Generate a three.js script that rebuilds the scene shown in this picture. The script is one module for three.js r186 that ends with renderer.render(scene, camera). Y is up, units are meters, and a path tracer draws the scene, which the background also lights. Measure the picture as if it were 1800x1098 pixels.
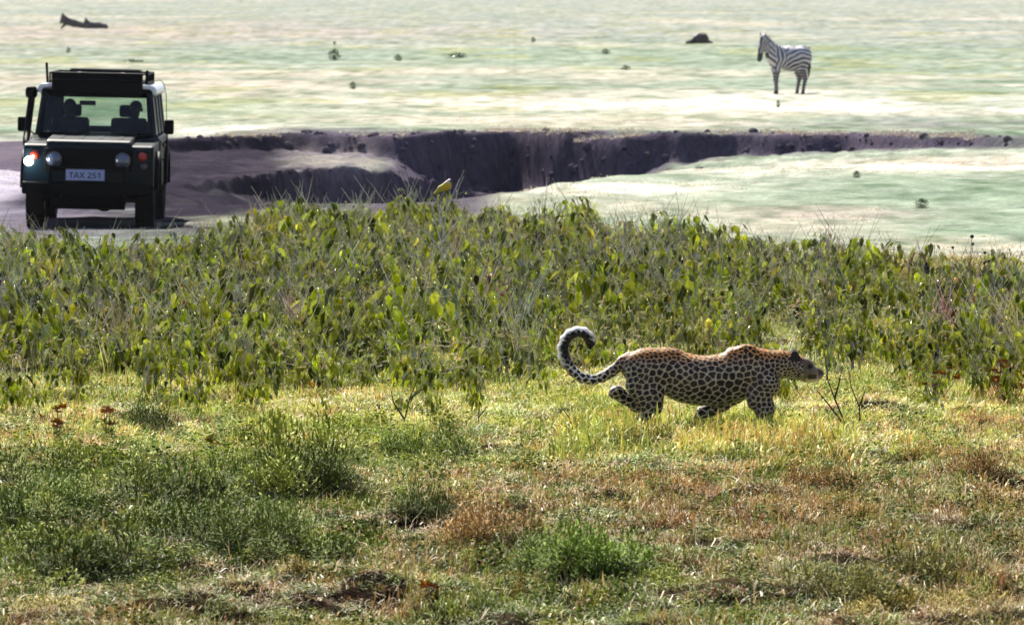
import * as THREE from 'three';
import { mergeGeometries } from 'three/addons/utils/BufferGeometryUtils.js';
import { RoundedBoxGeometry } from 'three/addons/geometries/RoundedBoxGeometry.js';

// ------------------------------------------------------------------ camera, sky, sun, exposure
const W = 1800, Hh = 1098, F = 10800, CAM_Y = 3, HORIZON = -18;
const scene = new THREE.Scene();
const renderer = new THREE.WebGLRenderer({ antialias: true });
renderer.toneMapping = THREE.LinearToneMapping;
renderer.toneMappingExposure = 3.0;
renderer.shadowMap.enabled = true;
const camera = new THREE.PerspectiveCamera(2 * Math.atan(Hh / 2 / F) * 180 / Math.PI, W / Hh, 0.5, 9000);
const PITCH = Math.atan((Hh / 2 - HORIZON) / F);
camera.position.set(0, CAM_Y, 0);
camera.rotation.set(-PITCH, 0, 0);
camera.focus = 42;
camera.userData.fStop = 10;
const SUN_EL = 45 * Math.PI / 180, SUN_AZ = 14 * Math.PI / 180;   // behind the animals, to the left
const sunDir = new THREE.Vector3(-Math.sin(SUN_AZ) * Math.cos(SUN_EL), Math.sin(SUN_EL), -Math.cos(SUN_AZ) * Math.cos(SUN_EL));
{
  const w = 512, h = 256, px = new Float32Array(w * h * 4);
  for (let j = 0; j < h; j++) for (let i = 0; i < w; i++) {
    const el = ((j + 0.5) / h - 0.5) * Math.PI, az = ((i + 0.5) / w - 0.5) * 2 * Math.PI, y = Math.sin(el), c = Math.cos(el), dot = Math.cos(az) * c * sunDir.x + y * sunDir.y + Math.sin(az) * c * sunDir.z;
    const t = Math.pow(Math.max(0, y), 0.55), glow = 0.35 * Math.exp((dot - 1) * 9) + 0.12 * Math.exp((dot - 1) * 2), up = y < 0 ? Math.exp(y * 12) : 1;
    px.set([(0.30 + (0.07 - 0.30) * t + glow) * up, (0.34 + (0.125 - 0.34) * t + glow * 0.95) * up, (0.39 + (0.30 - 0.39) * t + glow * 0.85) * up, 1].map((v, k) => (k < 3 ? v * 0.6 : v)), (j * w + i) * 4);
  }
  const tex = new THREE.DataTexture(px, w, h, THREE.RGBAFormat, THREE.FloatType);
  tex.mapping = THREE.EquirectangularReflectionMapping; tex.magFilter = THREE.LinearFilter; tex.needsUpdate = true;
  scene.background = tex; scene.environment = tex;
}
const sun = new THREE.DirectionalLight(new THREE.Color(1, 0.95, 0.86), 4.8);
sun.position.copy(sunDir).multiplyScalar(300).add(new THREE.Vector3(0, 0, -70));
sun.target.position.set(0, 0, -70);
sun.castShadow = true;
sun.shadow.mapSize.set(4096, 4096);
Object.assign(sun.shadow.camera, { left: -60, right: 60, top: 110, bottom: -110, near: 1, far: 900 });
scene.add(sun, sun.target);
scene.fog = new THREE.FogExp2(0xe4e8ea, 0.00006);

// ------------------------------------------------------------------ helpers
const rngOf = (s) => () => { s = (s + 0x6d2b79f5) | 0; let t = Math.imul(s ^ (s >>> 15), 1 | s); t = (t + Math.imul(t ^ (t >>> 7), 61 | t)) ^ t; return ((t ^ (t >>> 14)) >>> 0) / 4294967296; };
const clamp = (x, a = 0, b = 1) => Math.min(b, Math.max(a, x));
const mix = (a, b, t) => a + (b - a) * t;
const sst = (a, b, x) => { const t = clamp((x - a) / (b - a)); return t * t * (3 - 2 * t); };
const mix3 = (a, b, t) => [mix(a[0], b[0], t), mix(a[1], b[1], t), mix(a[2], b[2], t)];
const hash2 = (ix, iy) => { let h = Math.imul(ix, 374761393) + Math.imul(iy, 668265263); h = Math.imul(h ^ (h >>> 13), 1274126177); return ((h ^ (h >>> 16)) >>> 0) / 4294967296; };
function vn(x, y) { const ix = Math.floor(x), iy = Math.floor(y), fx = x - ix, fy = y - iy, u = fx * fx * (3 - 2 * fx), v = fy * fy * (3 - 2 * fy); return mix(mix(hash2(ix, iy), hash2(ix + 1, iy), u), mix(hash2(ix, iy + 1), hash2(ix + 1, iy + 1), u), v) * 2 - 1; }
function fbm(x, y, o = 4) { let s = 0, a = 0.5; for (let i = 0; i < o; i++) { s += a * vn(x, y); x = x * 2.03 + 17.1; y = y * 2.03 + 5.3; a *= 0.5; } return s; }
const hash3 = (x, y, z) => hash2(Math.imul(x, 7919) + Math.imul(z, 104729), y + Math.imul(z, 31));
function vn3(x, y, z) {
  const ix = Math.floor(x), iy = Math.floor(y), iz = Math.floor(z), s = (t) => t * t * (3 - 2 * t), u = s(x - ix), v = s(y - iy), w = s(z - iz), L = (k) => mix(mix(hash3(ix, iy, iz + k), hash3(ix + 1, iy, iz + k), u), mix(hash3(ix, iy + 1, iz + k), hash3(ix + 1, iy + 1, iz + k), u), v);
  return mix(L(0), L(1), w) * 2 - 1;
}
function pl(t, x) { if (x <= t[0][0]) return t[0][1]; for (let i = 1; i < t.length; i++) if (x <= t[i][0]) return mix(t[i - 1][1], t[i][1], (x - t[i - 1][0]) / (t[i][0] - t[i - 1][0])); return t[t.length - 1][1]; }
const flatD = (py) => 32400 / (py - HORIZON);                 // metres away of level ground seen at that height in the photograph
const xAt = (px, d) => (px - W / 2) * d / F;                  // metres to the side at d metres

const used = {};
function numbered(n) { const k = (used[n] = (used[n] ?? -1) + 1); return k ? n + '_' + String(k).padStart(3, '0') : n; }
function shade(o) { o.traverse((c) => { if (c.isMesh) { c.castShadow = true; c.receiveShadow = true; } }); return o; }
function tag(o, label, category, group, kind) { Object.assign(o.userData, { label, category }); if (group) o.userData.group = group; if (kind) o.userData.kind = kind; return o; }
function thing(name, label, category, pos = [0, 0, 0], turn = 0, group) { const g = new THREE.Group(); g.name = numbered(name); g.position.set(...pos); g.rotation.y = turn; scene.add(g); return tag(g, label, category, group); }
function part(parent, name, geo, mat, pos, rot) { const m = new THREE.Mesh(geo, mat); m.name = name; if (pos) m.position.set(...pos); if (rot) m.rotation.set(...rot); m.castShadow = m.receiveShadow = true; parent.add(m); return m; }
const std = (c, o = {}) => new THREE.MeshPhysicalMaterial({ color: new THREE.Color().setRGB(...c), roughness: 0.8, ...o });

// soup of triangles with colours
class Soup {
  constructor() { this.p = []; this.n = []; this.c = []; this.i = []; }
  v(p, n, c) { this.p.push(p[0], p[1], p[2]); this.n.push(n[0], n[1], n[2]); this.c.push(c[0], c[1], c[2]); return this.p.length / 3 - 1; }
  geo() {
    const g = new THREE.BufferGeometry();
    g.setAttribute('position', new THREE.Float32BufferAttribute(this.p, 3)); g.setAttribute('normal', new THREE.Float32BufferAttribute(this.n, 3)); g.setAttribute('color', new THREE.Float32BufferAttribute(this.c, 3)); g.setIndex(this.i);
    return g;
  }
  // a bent, tapering blade
  blade(x, y, z, az, lean, len, w, droop, c, c2) {
    const dx = Math.cos(az), dz = Math.sin(az), sx = -dz, sz = dx, l1 = len * 0.55, a1 = lean, a2 = Math.min(lean + droop, 2.3);
    const mx = x + dx * Math.sin(a1) * l1, my = y + Math.cos(a1) * l1, mz = z + dz * Math.sin(a1) * l1;
    const tx = mx + dx * Math.sin(a2) * len * 0.45, ty = my + Math.cos(a2) * len * 0.45, tz = mz + dz * Math.sin(a2) * len * 0.45;
    const n = [-dx * Math.cos(a1), Math.sin(a1) + 0.15, -dz * Math.cos(a1)], n2 = [-dx * Math.cos(a2), Math.sin(a2) + 0.15, -dz * Math.cos(a2)], h = w / 2;
    const a = this.v([x - sx * h, y, z - sz * h], n, c), b = this.v([x + sx * h, y, z + sz * h], n, c), q = this.v([mx - sx * h * 0.8, my, mz - sz * h * 0.8], n2, c2), r = this.v([mx + sx * h * 0.8, my, mz + sz * h * 0.8], n2, c2), t = this.v([tx, ty, tz], n2, c2);
    this.i.push(a, b, r, a, r, q, q, r, t);
  }
  // a thin tapering stick with four sides through points
  stick(pts, r0, r1, c, sides = 4) {
    let prev = null;
    const n = pts.length;
    pts.forEach((p, k) => {
      const a = pts[Math.max(0, k - 1)], b = pts[Math.min(n - 1, k + 1)], t = new THREE.Vector3(b[0] - a[0], b[1] - a[1], b[2] - a[2]).normalize(), u = new THREE.Vector3(Math.abs(t.x) > 0.8 ? 0 : 1, 0, Math.abs(t.x) > 0.8 ? 1 : 0).cross(t).normalize(), w = new THREE.Vector3().crossVectors(t, u), r = mix(r0, r1, k / (n - 1)), ring = [];
      for (let s = 0; s < sides; s++) { const al = s / sides * 2 * Math.PI, nn = u.clone().multiplyScalar(Math.cos(al)).addScaledVector(w, Math.sin(al)); ring.push(this.v([p[0] + nn.x * r, p[1] + nn.y * r, p[2] + nn.z * r], [nn.x, nn.y, nn.z], c)); }
      if (prev) for (let s = 0; s < sides; s++) { const s2 = (s + 1) % sides; this.i.push(prev[s], prev[s2], ring[s2], prev[s], ring[s2], ring[s]); }
      prev = ring;
    });
  }
  // a hanging leaf, folded along its rib: from the stalk along dir
  leaf(p, dir, side, len, w, c, c2, fold = 0.25) {
    const d = new THREE.Vector3(...dir).normalize(), s = new THREE.Vector3(...side), n = new THREE.Vector3().crossVectors(d, s).normalize(); s.crossVectors(n, d).normalize();
    const P = (a, b, e) => [p[0] + d.x * a * len + s.x * b * w + n.x * e * w, p[1] + d.y * a * len + s.y * b * w + n.y * e * w, p[2] + d.z * a * len + s.z * b * w + n.z * e * w];
    const nl = [n.x - s.x * fold * 1.6, n.y - s.y * fold * 1.6, n.z - s.z * fold * 1.6], nr = [n.x + s.x * fold * 1.6, n.y + s.y * fold * 1.6, n.z + s.z * fold * 1.6];
    for (const [q, nn] of [[-1, nl], [1, nr]]) {
      const a = this.v(P(0, 0, 0), nn, c), b = this.v(P(0.28, q * 0.47, fold), nn, c2), e = this.v(P(0.62, q * 0.36, fold * 0.7), nn, c2), m = this.v(P(0.5, 0, 0), nn, c), t = this.v(P(1, 0, 0.1), nn, c);
      if (q < 0) this.i.push(a, m, b, b, m, e, e, m, t); else this.i.push(a, b, m, b, e, m, e, t, m);
    }
  }
  bead(p, r, c) { const o = [[1, 0, 0], [0, 1, 0], [0, 0, 1], [-1, 0, 0], [0, -1, 0], [0, 0, -1]].map((n) => this.v([p[0] + n[0] * r, p[1] + n[1] * r, p[2] + n[2] * r], n, c)), [a, b, e, d, f, g] = o; this.i.push(a, b, e, b, d, e, d, f, e, f, a, e, b, a, g, d, b, g, f, d, g, a, f, g); }
}

// a body as tapered capsules joined smoothly, meshed with surface nets
const cap = (a, ra, b, rb, zs = 1, k) => ({ a, ra, b, rb, zs, k });
function field(prims, k0) {
  for (const q of prims) { q.d = [q.b[0] - q.a[0], q.b[1] - q.a[1], (q.b[2] - q.a[2])]; q.l2 = q.d[0] ** 2 + q.d[1] ** 2 + q.d[2] ** 2; }
  return (x, y, z) => {
    let s = 1e9;
    for (let i = 0; i < prims.length; i++) {
      const q = prims[i], X = x - q.a[0], Y = y - q.a[1], Z = z - q.a[2], t = q.l2 > 1e-9 ? clamp((X * q.d[0] + Y * q.d[1] + Z * q.d[2]) / q.l2) : 0;
      const ex = X - q.d[0] * t, ey = Y - q.d[1] * t, ez = (Z - q.d[2] * t) / q.zs, d = Math.sqrt(ex * ex + ey * ey + ez * ez) - (q.ra + (q.rb - q.ra) * t), k = q.k ?? k0, h = Math.max(k - Math.abs(s - d), 0) / k;
      s = Math.min(s, d) - h * h * k * 0.25;
    }
    return s;
  };
}
function nets(f, lo, hi, cell) {
  const nx = Math.ceil((hi[0] - lo[0]) / cell) + 1, ny = Math.ceil((hi[1] - lo[1]) / cell) + 1, nz = Math.ceil((hi[2] - lo[2]) / cell) + 1, V = new Float32Array(nx * ny * nz), id = (i, j, k) => i + nx * (j + ny * k), B = 6;
  for (let bk = 0; bk < nz; bk += B) for (let bj = 0; bj < ny; bj += B) for (let bi = 0; bi < nx; bi += B) {
    const c = f(lo[0] + (bi + B / 2) * cell, lo[1] + (bj + B / 2) * cell, lo[2] + (bk + B / 2) * cell), far = Math.abs(c) > cell * B * 1.6;
    for (let k = bk; k < Math.min(nz, bk + B); k++) for (let j = bj; j < Math.min(ny, bj + B); j++) for (let i = bi; i < Math.min(nx, bi + B); i++) V[id(i, j, k)] = far ? c : f(lo[0] + i * cell, lo[1] + j * cell, lo[2] + k * cell);
  }
  const at = new Int32Array(nx * ny * nz).fill(-1), pos = [], idx = [];
  for (let k = 0; k < nz - 1; k++) for (let j = 0; j < ny - 1; j++) for (let i = 0; i < nx - 1; i++) {
    let n = 0, sx = 0, sy = 0, sz = 0;
    const e = (i0, j0, k0, i1, j1, k1) => { const a = V[id(i + i0, j + j0, k + k0)], b = V[id(i + i1, j + j1, k + k1)]; if ((a < 0) !== (b < 0)) { const t = a / (a - b); sx += i0 + (i1 - i0) * t; sy += j0 + (j1 - j0) * t; sz += k0 + (k1 - k0) * t; n++; } };
    e(0, 0, 0, 1, 0, 0); e(0, 1, 0, 1, 1, 0); e(0, 0, 1, 1, 0, 1); e(0, 1, 1, 1, 1, 1); e(0, 0, 0, 0, 1, 0); e(1, 0, 0, 1, 1, 0); e(0, 0, 1, 0, 1, 1); e(1, 0, 1, 1, 1, 1); e(0, 0, 0, 0, 0, 1); e(1, 0, 0, 1, 0, 1); e(0, 1, 0, 0, 1, 1); e(1, 1, 0, 1, 1, 1);
    if (n) { at[id(i, j, k)] = pos.length / 3; pos.push(lo[0] + (i + sx / n) * cell, lo[1] + (j + sy / n) * cell, lo[2] + (k + sz / n) * cell); }
  }
  const quad = (a, b, c, d, flip) => { if (a < 0 || b < 0 || c < 0 || d < 0) return; if (flip) idx.push(a, c, b, a, d, c); else idx.push(a, b, c, a, c, d); };
  for (let k = 1; k < nz - 1; k++) for (let j = 1; j < ny - 1; j++) for (let i = 1; i < nx - 1; i++) {
    const s = V[id(i, j, k)] < 0;
    if (s !== V[id(i + 1, j, k)] < 0) quad(at[id(i, j - 1, k - 1)], at[id(i, j, k - 1)], at[id(i, j, k)], at[id(i, j - 1, k)], !s);
    if (s !== V[id(i, j + 1, k)] < 0) quad(at[id(i - 1, j, k - 1)], at[id(i - 1, j, k)], at[id(i, j, k)], at[id(i, j, k - 1)], !s);
    if (s !== V[id(i, j, k + 1)] < 0) quad(at[id(i - 1, j - 1, k)], at[id(i, j - 1, k)], at[id(i, j, k)], at[id(i - 1, j, k)], !s);
  }
  const nor = new Float32Array(pos.length), h = cell * 0.7;
  for (let v = 0; v < pos.length; v += 3) {
    const [x, y, z] = [pos[v], pos[v + 1], pos[v + 2]], gx = f(x + h, y, z) - f(x - h, y, z), gy = f(x, y + h, z) - f(x, y - h, z), gz = f(x, y, z + h) - f(x, y, z - h), l = Math.hypot(gx, gy, gz) || 1;
    nor[v] = gx / l; nor[v + 1] = gy / l; nor[v + 2] = gz / l;
  }
  const g = new THREE.BufferGeometry();
  g.setAttribute('position', new THREE.Float32BufferAttribute(pos, 3)); g.setAttribute('normal', new THREE.BufferAttribute(nor, 3)); g.setIndex(idx);
  return g;
}
function paint(g, fn) { const p = g.attributes.position, n = g.attributes.normal, c = new Float32Array(p.count * 3); for (let i = 0; i < p.count; i++) c.set(fn(p.getX(i), p.getY(i), p.getZ(i), n.getX(i), n.getY(i), n.getZ(i), i), i * 3); g.setAttribute('color', new THREE.BufferAttribute(c, 3)); return g; }
const bounds = (prims, m) => { const lo = [1e9, 1e9, 1e9], hi = [-1e9, -1e9, -1e9]; for (const q of prims) for (const [p, r] of [[q.a, q.ra], [q.b, q.rb]]) for (let c = 0; c < 3; c++) { lo[c] = Math.min(lo[c], p[c] - r - m); hi[c] = Math.max(hi[c], p[c] + r + m); } return [lo, hi]; };
function body(prims, k, cell, bump) { const f0 = field(prims, k), f = bump ? (x, y, z) => f0(x, y, z) + bump(x, y, z) : f0; return nets(f, ...bounds(prims, cell * 3 + 0.01), cell); }

// ------------------------------------------------------------------ the terrain
// Eroded gully: a bank facing the camera (lip, depth), a lower bank in front on the left, the near lip that hides its floor.
const gx = (px) => xAt(px, 126);
const bankD = [[280, 122], [400, 125], [500, 127], [700, 126], [800, 129], [900, 131.5], [1000, 129], [1100, 127], [1200, 127], [1300, 128], [1500, 127], [1700, 124], [1800, 122]].map(([p, v]) => [gx(p), v]);
const bankH = [[150, 0], [270, 0.12], [340, 0.26], [480, 0.34], [640, 0.4], [700, 0.5], [740, 0.85], [800, 1.2], [860, 1.35], [1000, 1.3], [1090, 0.98], [1180, 0.62], [1300, 0.5], [1400, 0.4], [1500, 0.31], [1600, 0.25], [1720, 0.18], [1900, 0.1]].map(([p, v]) => [gx(p), v]);
const lowD = [[280, 103], [380, 106], [480, 113], [560, 116.5], [640, 117.5], [700, 119], [730, 124], [765, 127], [900, 129]].map(([p, v]) => [xAt(p, 114), v]);
const lowH = [[340, 0], [420, 0.2], [500, 0.55], [600, 0.75], [720, 0.8], [800, 0.45], [900, 0.3], [1000, 0.2], [1100, 0.1], [1200, 0]].map(([p, v]) => [xAt(p, 114), v]);
const lipD = [[300, 88], [600, 88.5], [780, 89], [900, 92], [1000, 96], [1100, 99], [1200, 100], [1400, 98], [1900, 98]].map(([p, v]) => [xAt(p, 95), v]);
const lipW = [[300, 9], [600, 5], [800, 4], [1000, 5], [1100, 9], [1200, 20], [1400, 24], [1900, 22]].map(([p, v]) => [xAt(p, 95), v]);
function gully(x, d) {
  const wob = fbm(x * 0.55, 3.3, 3) * 0.9 + fbm(x * 1.9, 9, 2) * 0.16, b = pl(bankD, x) + wob, l = pl(lowD, x) + wob * 0.9, lip = pl(lipD, x) + wob * 0.7, w = pl(lipW, x);
  const hb = pl(bankH, x), hl = pl(lowH, x), back = 1 - sst(lip, lip + w, d), ro = fbm(x * 1.6, d * 1.7 + 5, 3), s1 = 1 - sst(b - 0.15 - hb * 0.6 + ro * 0.08, b + 0.2 + ro * 0.12, d), s2 = 1 - sst(l - 0.12 - hl * 0.35 + ro * 0.06, l + 0.15 + ro * 0.12, d);
  return { down: (hb * s1 + hl * s2) * (1 - back) + fbm(x * 1.9 + 3, d * 1.5, 3) * 0.12 * sst(0, 0.4, hb + hl) * s1 * (1 - back), s1: s1 * (1 - back), s2: s2 * (1 - back), face: Math.max((s1 > 0.03 && s1 < 0.97 ? 1 : 0) * sst(0.05, 0.25, hb), (s2 > 0.03 && s2 < 0.97 ? 1 : 0) * sst(0.1, 0.4, hl)), b, l, lip, hb, hl };
}
// mounds of grass in the foreground: place in the photograph, half width in metres, height
const MOUNDS = [[150, 1015, 0.42, 0.2], [60, 900, 0.4, 0.14], [290, 900, 0.42, 0.17], [545, 880, 0.5, 0.2], [440, 985, 0.36, 0.16], [330, 1085, 0.4, 0.14], [650, 1060, 0.4, 0.14], [1040, 1045, 0.42, 0.2], [860, 985, 0.45, 0.13], [760, 930, 0.34, 0.12], [1340, 905, 0.5, 0.12], [1460, 870, 0.3, 0.12], [1490, 1050, 0.36, 0.16], [1620, 1010, 0.5, 0.12], [1250, 1070, 0.36, 0.13], [1730, 850, 0.4, 0.11], [1120, 815, 0.36, 0.11], [760, 800, 0.4, 0.12], [230, 745, 0.35, 0.12], [1560, 750, 0.4, 0.12]].map(([px, py, r, h]) => { const d = flatD(py); return [xAt(px, d), d, r, h]; });
function height(x, z) {
  const d = -z;
  let y = 0.07 * Math.exp(-(((x - 1.2) / 3) ** 2) - ((d - 40) / 4) ** 2) - 0.2 * Math.exp(-(((x + 5.7) / 5) ** 2) - ((d - 83) / 9) ** 2);
  if (d > 70 && d < 150 && Math.abs(x) < 40) y -= gully(x, d).down;
  if (d > 8 && d < 70) {
    const near = 1 - sst(40, 60, d) * 0.5;
    y += (fbm(x * 0.9, d * 0.8) * 0.13 + fbm(x * 3.1 + 7, d * 2.6, 3) * 0.1) * near * (d < 46 && d > 36 ? 0.75 : 1);
    if (d < 50) for (const m of MOUNDS) { const u = (x - m[0]) / m[2], v = (d - m[1]) / (m[2] * 1.1), q = u * u + v * v; if (q < 6) y += 0.85 * m[3] * Math.exp(-q * 1.6); }
  } else y += fbm(x * 0.22, d * 0.15) * 0.09 + (d < 200 ? fbm(x * 1.1, d * 0.9 + 31, 3) * 0.05 : 0);
  if (d > 260) y += fbm(x * 0.012, d * 0.006 + 4, 3) * 0.5 * sst(260, 700, d);
  return y;
}
const C = { mint: [0.165, 0.21, 0.145], mint2: [0.18, 0.205, 0.172], cream: [0.34, 0.31, 0.24], white: [0.56, 0.51, 0.44], tan: [0.27, 0.222, 0.185], olive: [0.2, 0.21, 0.09], soil: [0.06, 0.051, 0.072], earth: [0.024, 0.021, 0.029], lilac: [0.13, 0.117, 0.145], dry: [0.28, 0.22, 0.13] };
// patches of the plain: place and half size in the photograph, what grows there, how much
const PATCH = [[10, 330, 60, 60, 'white', 0.8], [120, 60, 500, 26, 'tan', 0.7], [600, 60, 500, 14, 'tan', 0.45], [900, 20, 900, 24, 'mint2', 0.7], [900, 100, 1100, 26, 'mint', 0.75], [1500, 110, 500, 40, 'mint', 0.7], [200, 150, 600, 24, 'tan', 0.5], [420, 150, 280, 14, 'cream', 0.7], [120, 195, 420, 16, 'olive', 0.28], [900, 175, 700, 16, 'cream', 0.85], [1400, 185, 600, 20, 'white', 0.8], [800, 205, 600, 12, 'cream', 0.8], [420, 226, 260, 9, 'white', 0.9], [1000, 215, 400, 9, 'cream', 0.8], [1650, 215, 400, 12, 'lilac', 0.5], [1500, 280, 480, 30, 'white', 0.98], [1600, 264, 360, 10, 'cream', 0.8], [1250, 300, 200, 14, 'white', 0.8], [1700, 275, 300, 14, 'tan', 0.45], [1500, 335, 700, 22, 'mint', 0.8], [1100, 330, 260, 10, 'white', 0.6], [1450, 372, 240, 16, 'tan', 0.75], [1380, 395, 180, 16, 'cream', 0.7], [1700, 390, 220, 18, 'mint', 0.5], [1130, 365, 170, 16, 'cream', 0.6], [560, 370, 300, 22, 'dry', 0.55], [500, 346, 140, 8, 'cream', 0.8]].map(([px, py, rx, ry, k, a]) => { const d0 = flatD(py + ry), d1 = flatD(Math.max(py - ry, -10)), d = (d0 + d1) / 2; return [xAt(px, flatD(py)), d, xAt(900 + rx, flatD(py)), (d1 - d0) / 2, C[k], a]; });
function groundColor(x, z) {
  const d = -z, n1 = fbm(x * 0.25, d * 0.12), n2 = fbm(x * 1.3 + 40, d * 0.9, 3), n3 = fbm(x * 0.05 + 9, d * 0.03, 3);
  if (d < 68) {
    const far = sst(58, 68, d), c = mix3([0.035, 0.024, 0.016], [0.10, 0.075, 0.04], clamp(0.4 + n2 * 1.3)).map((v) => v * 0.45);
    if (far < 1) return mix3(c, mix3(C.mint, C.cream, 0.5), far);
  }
  let c = mix3(mix3(C.mint, C.mint2, sst(120, 350, d)), C.cream, clamp(0.22 + n1 * 1.3 + n3));
  for (const [px, pd, rx, rd, col, a] of PATCH) { const u = (x - px) / rx, v = (d - pd) / rd, q = u * u + v * v; if (q < 3) c = mix3(c, col, a * Math.exp(-q * 1.3) * clamp(0.9 + n1 * 0.9 + n2 * 0.5)); }
  c = mix3(c, C.olive, 0.55 * sst(0.2, 0.34, fbm(x * 0.35 + 77, d * 0.09, 3)) * sst(130, 170, d));
  { const k = 1 + 0.5 * fbm(x * 0.7 + 5, d * 0.22, 3) + 0.7 * fbm(x * 2.6, d * 0.9 + 60, 3); c = c.map((v, q) => v * (q === 1 ? mix(1, k, 0.85) : k)); }
  // bare earth of the track round the vehicle, and the gully
  const track = Math.exp(-(((x + 7.6) / 2.5) ** 2) - ((d - 84) / 13) ** 2), tr2 = Math.exp(-(((x + 4.3) / 2.3) ** 2) - ((d - 98) / 20) ** 2), tr3 = Math.exp(-(((x + 9.5) / 3) ** 2) - ((d - 108) / 14) ** 2);
  c = mix3(c, C.lilac, clamp(track * 1.5 + tr3 * 1.2 + n2 * 0.25));
  c = mix3(c, C.earth, clamp(tr2 * 1.5 * (0.8 + n2)));
  c = mix3(c, [0.33, 0.305, 0.35], 0.85 * sst(-7.0, -7.9, x + n2 * 0.4) * sst(76, 84, d) * (1 - sst(112, 124, d)) * (1 - sst(12, 16, -x)));
  if (d > 80 && d < 140 && Math.abs(x) < 40) {
    const g = gully(x, d), lim = pl([[94, -2.4], [108, -3], [114, -4.3], [126, -4.3]], d), left = 1 - sst(lim - 0.7, lim + 0.5, x + n2 * 0.8), deep = sst(gx(650), gx(715), x) * (1 - sst(gx(1080), gx(1230), x));
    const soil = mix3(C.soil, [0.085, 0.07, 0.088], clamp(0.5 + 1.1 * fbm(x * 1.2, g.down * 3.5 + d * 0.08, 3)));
    
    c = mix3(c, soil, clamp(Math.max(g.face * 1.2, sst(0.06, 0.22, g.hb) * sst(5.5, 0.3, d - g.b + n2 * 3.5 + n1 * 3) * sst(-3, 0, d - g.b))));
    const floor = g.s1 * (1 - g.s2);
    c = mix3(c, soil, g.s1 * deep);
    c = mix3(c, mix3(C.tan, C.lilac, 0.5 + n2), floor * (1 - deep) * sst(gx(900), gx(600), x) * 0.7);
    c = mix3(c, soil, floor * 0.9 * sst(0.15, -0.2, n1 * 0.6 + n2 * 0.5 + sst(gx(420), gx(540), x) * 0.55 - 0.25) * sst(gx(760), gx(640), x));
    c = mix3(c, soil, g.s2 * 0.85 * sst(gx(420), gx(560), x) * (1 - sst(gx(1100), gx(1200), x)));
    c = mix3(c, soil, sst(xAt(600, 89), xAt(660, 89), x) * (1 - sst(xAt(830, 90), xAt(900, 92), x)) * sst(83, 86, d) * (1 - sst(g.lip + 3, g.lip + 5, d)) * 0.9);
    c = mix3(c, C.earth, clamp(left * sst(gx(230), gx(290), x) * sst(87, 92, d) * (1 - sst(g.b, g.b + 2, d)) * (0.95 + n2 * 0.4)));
    c = mix3(c, C.cream, 0.55 * Math.exp(-(((x - xAt(460, 98)) / 0.8) ** 2) - ((d - 98) / 2.2) ** 2));
  }
  return c;
}
function groundSheet() {
  const ds = [];
  let d = -60;
  while (d < 4500) { ds.push(d); d += d < 20 ? 8 : d < 27 ? 0.5 : d < 50 ? 0.1 : d < 85 ? 0.16 : d < 135 ? 0.14 : d < 210 ? 0.45 : d * 0.012; }
  const us = [];
  for (let u = -1.12; u <= 1.1201; u += 0.0075) us.push(u);
  for (const q of [1.25, 1.5, 2, 3, 5, 9, 16, 30]) { us.push(q); us.unshift(-q); }
  const nx = us.length, p = new Float32Array(nx * ds.length * 3), c = new Float32Array(nx * ds.length * 3), uv = new Float32Array(nx * ds.length * 2), idx = [];
  ds.forEach((dd, j) => us.forEach((u, i) => {
    const half = Math.max(2.2, dd * 0.0845) + (Math.abs(u) > 1.13 ? Math.abs(u) * 4 : 0), x = u * half, k = j * nx + i;
    p.set([x, height(x, -dd), -dd], k * 3); c.set(groundColor(x, -dd), k * 3); uv.set([x / 3, dd / 3], k * 2);
    if (i && j) idx.push(k - nx - 1, k - nx, k, k - nx - 1, k, k - 1);
  }));
  const g = new THREE.BufferGeometry();
  g.setAttribute('position', new THREE.BufferAttribute(p, 3)); g.setAttribute('color', new THREE.BufferAttribute(c, 3)); g.setAttribute('uv', new THREE.BufferAttribute(uv, 2)); g.setIndex(idx); g.computeVertexNormals();
  return g;
}
function grainTexture(N = 512) {
  const data = new Uint8Array(N * N * 4), r = rngOf(5), L = [];
  for (const s of [8, 16, 32, 64, 128]) { const t = new Float32Array(s * s); for (let i = 0; i < t.length; i++) t[i] = r(); L.push([s, t]); }
  for (let y = 0; y < N; y++) for (let x = 0; x < N; x++) {
    let v = 0, w = 0;
    for (const [s, t] of L) { const X = x / N * s, Y = y / N * s, ix = Math.floor(X), iy = Math.floor(Y), fx = X - ix, fy = Y - iy, q = (a, b) => t[((iy + b) % s) * s + (ix + a) % s], k = s > 40 ? 1.2 : 0.7; v += k * mix(mix(q(0, 0), q(1, 0), fx), mix(q(0, 1), q(1, 1), fx), fy); w += k; }
    v = clamp(0.5 + (v / w - 0.5) * 2.2);
    const b = Math.round(255 * mix(0.45, 1, v)), i = (y * N + x) * 4;
    data.set([b, b, b, 255], i);
  }
  const t = new THREE.DataTexture(data, N, N); t.magFilter = THREE.LinearFilter; t.wrapS = t.wrapT = THREE.RepeatWrapping; t.needsUpdate = true;
  return t;
}
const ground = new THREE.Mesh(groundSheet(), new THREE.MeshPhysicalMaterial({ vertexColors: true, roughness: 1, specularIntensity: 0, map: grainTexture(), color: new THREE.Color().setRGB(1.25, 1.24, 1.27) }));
ground.name = 'ground'; ground.receiveShadow = true; ground.castShadow = true;
ground.userData = { kind: 'structure', label: 'open grassland plain with an eroded earth gully across it', category: 'ground' };
scene.add(ground);

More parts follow.
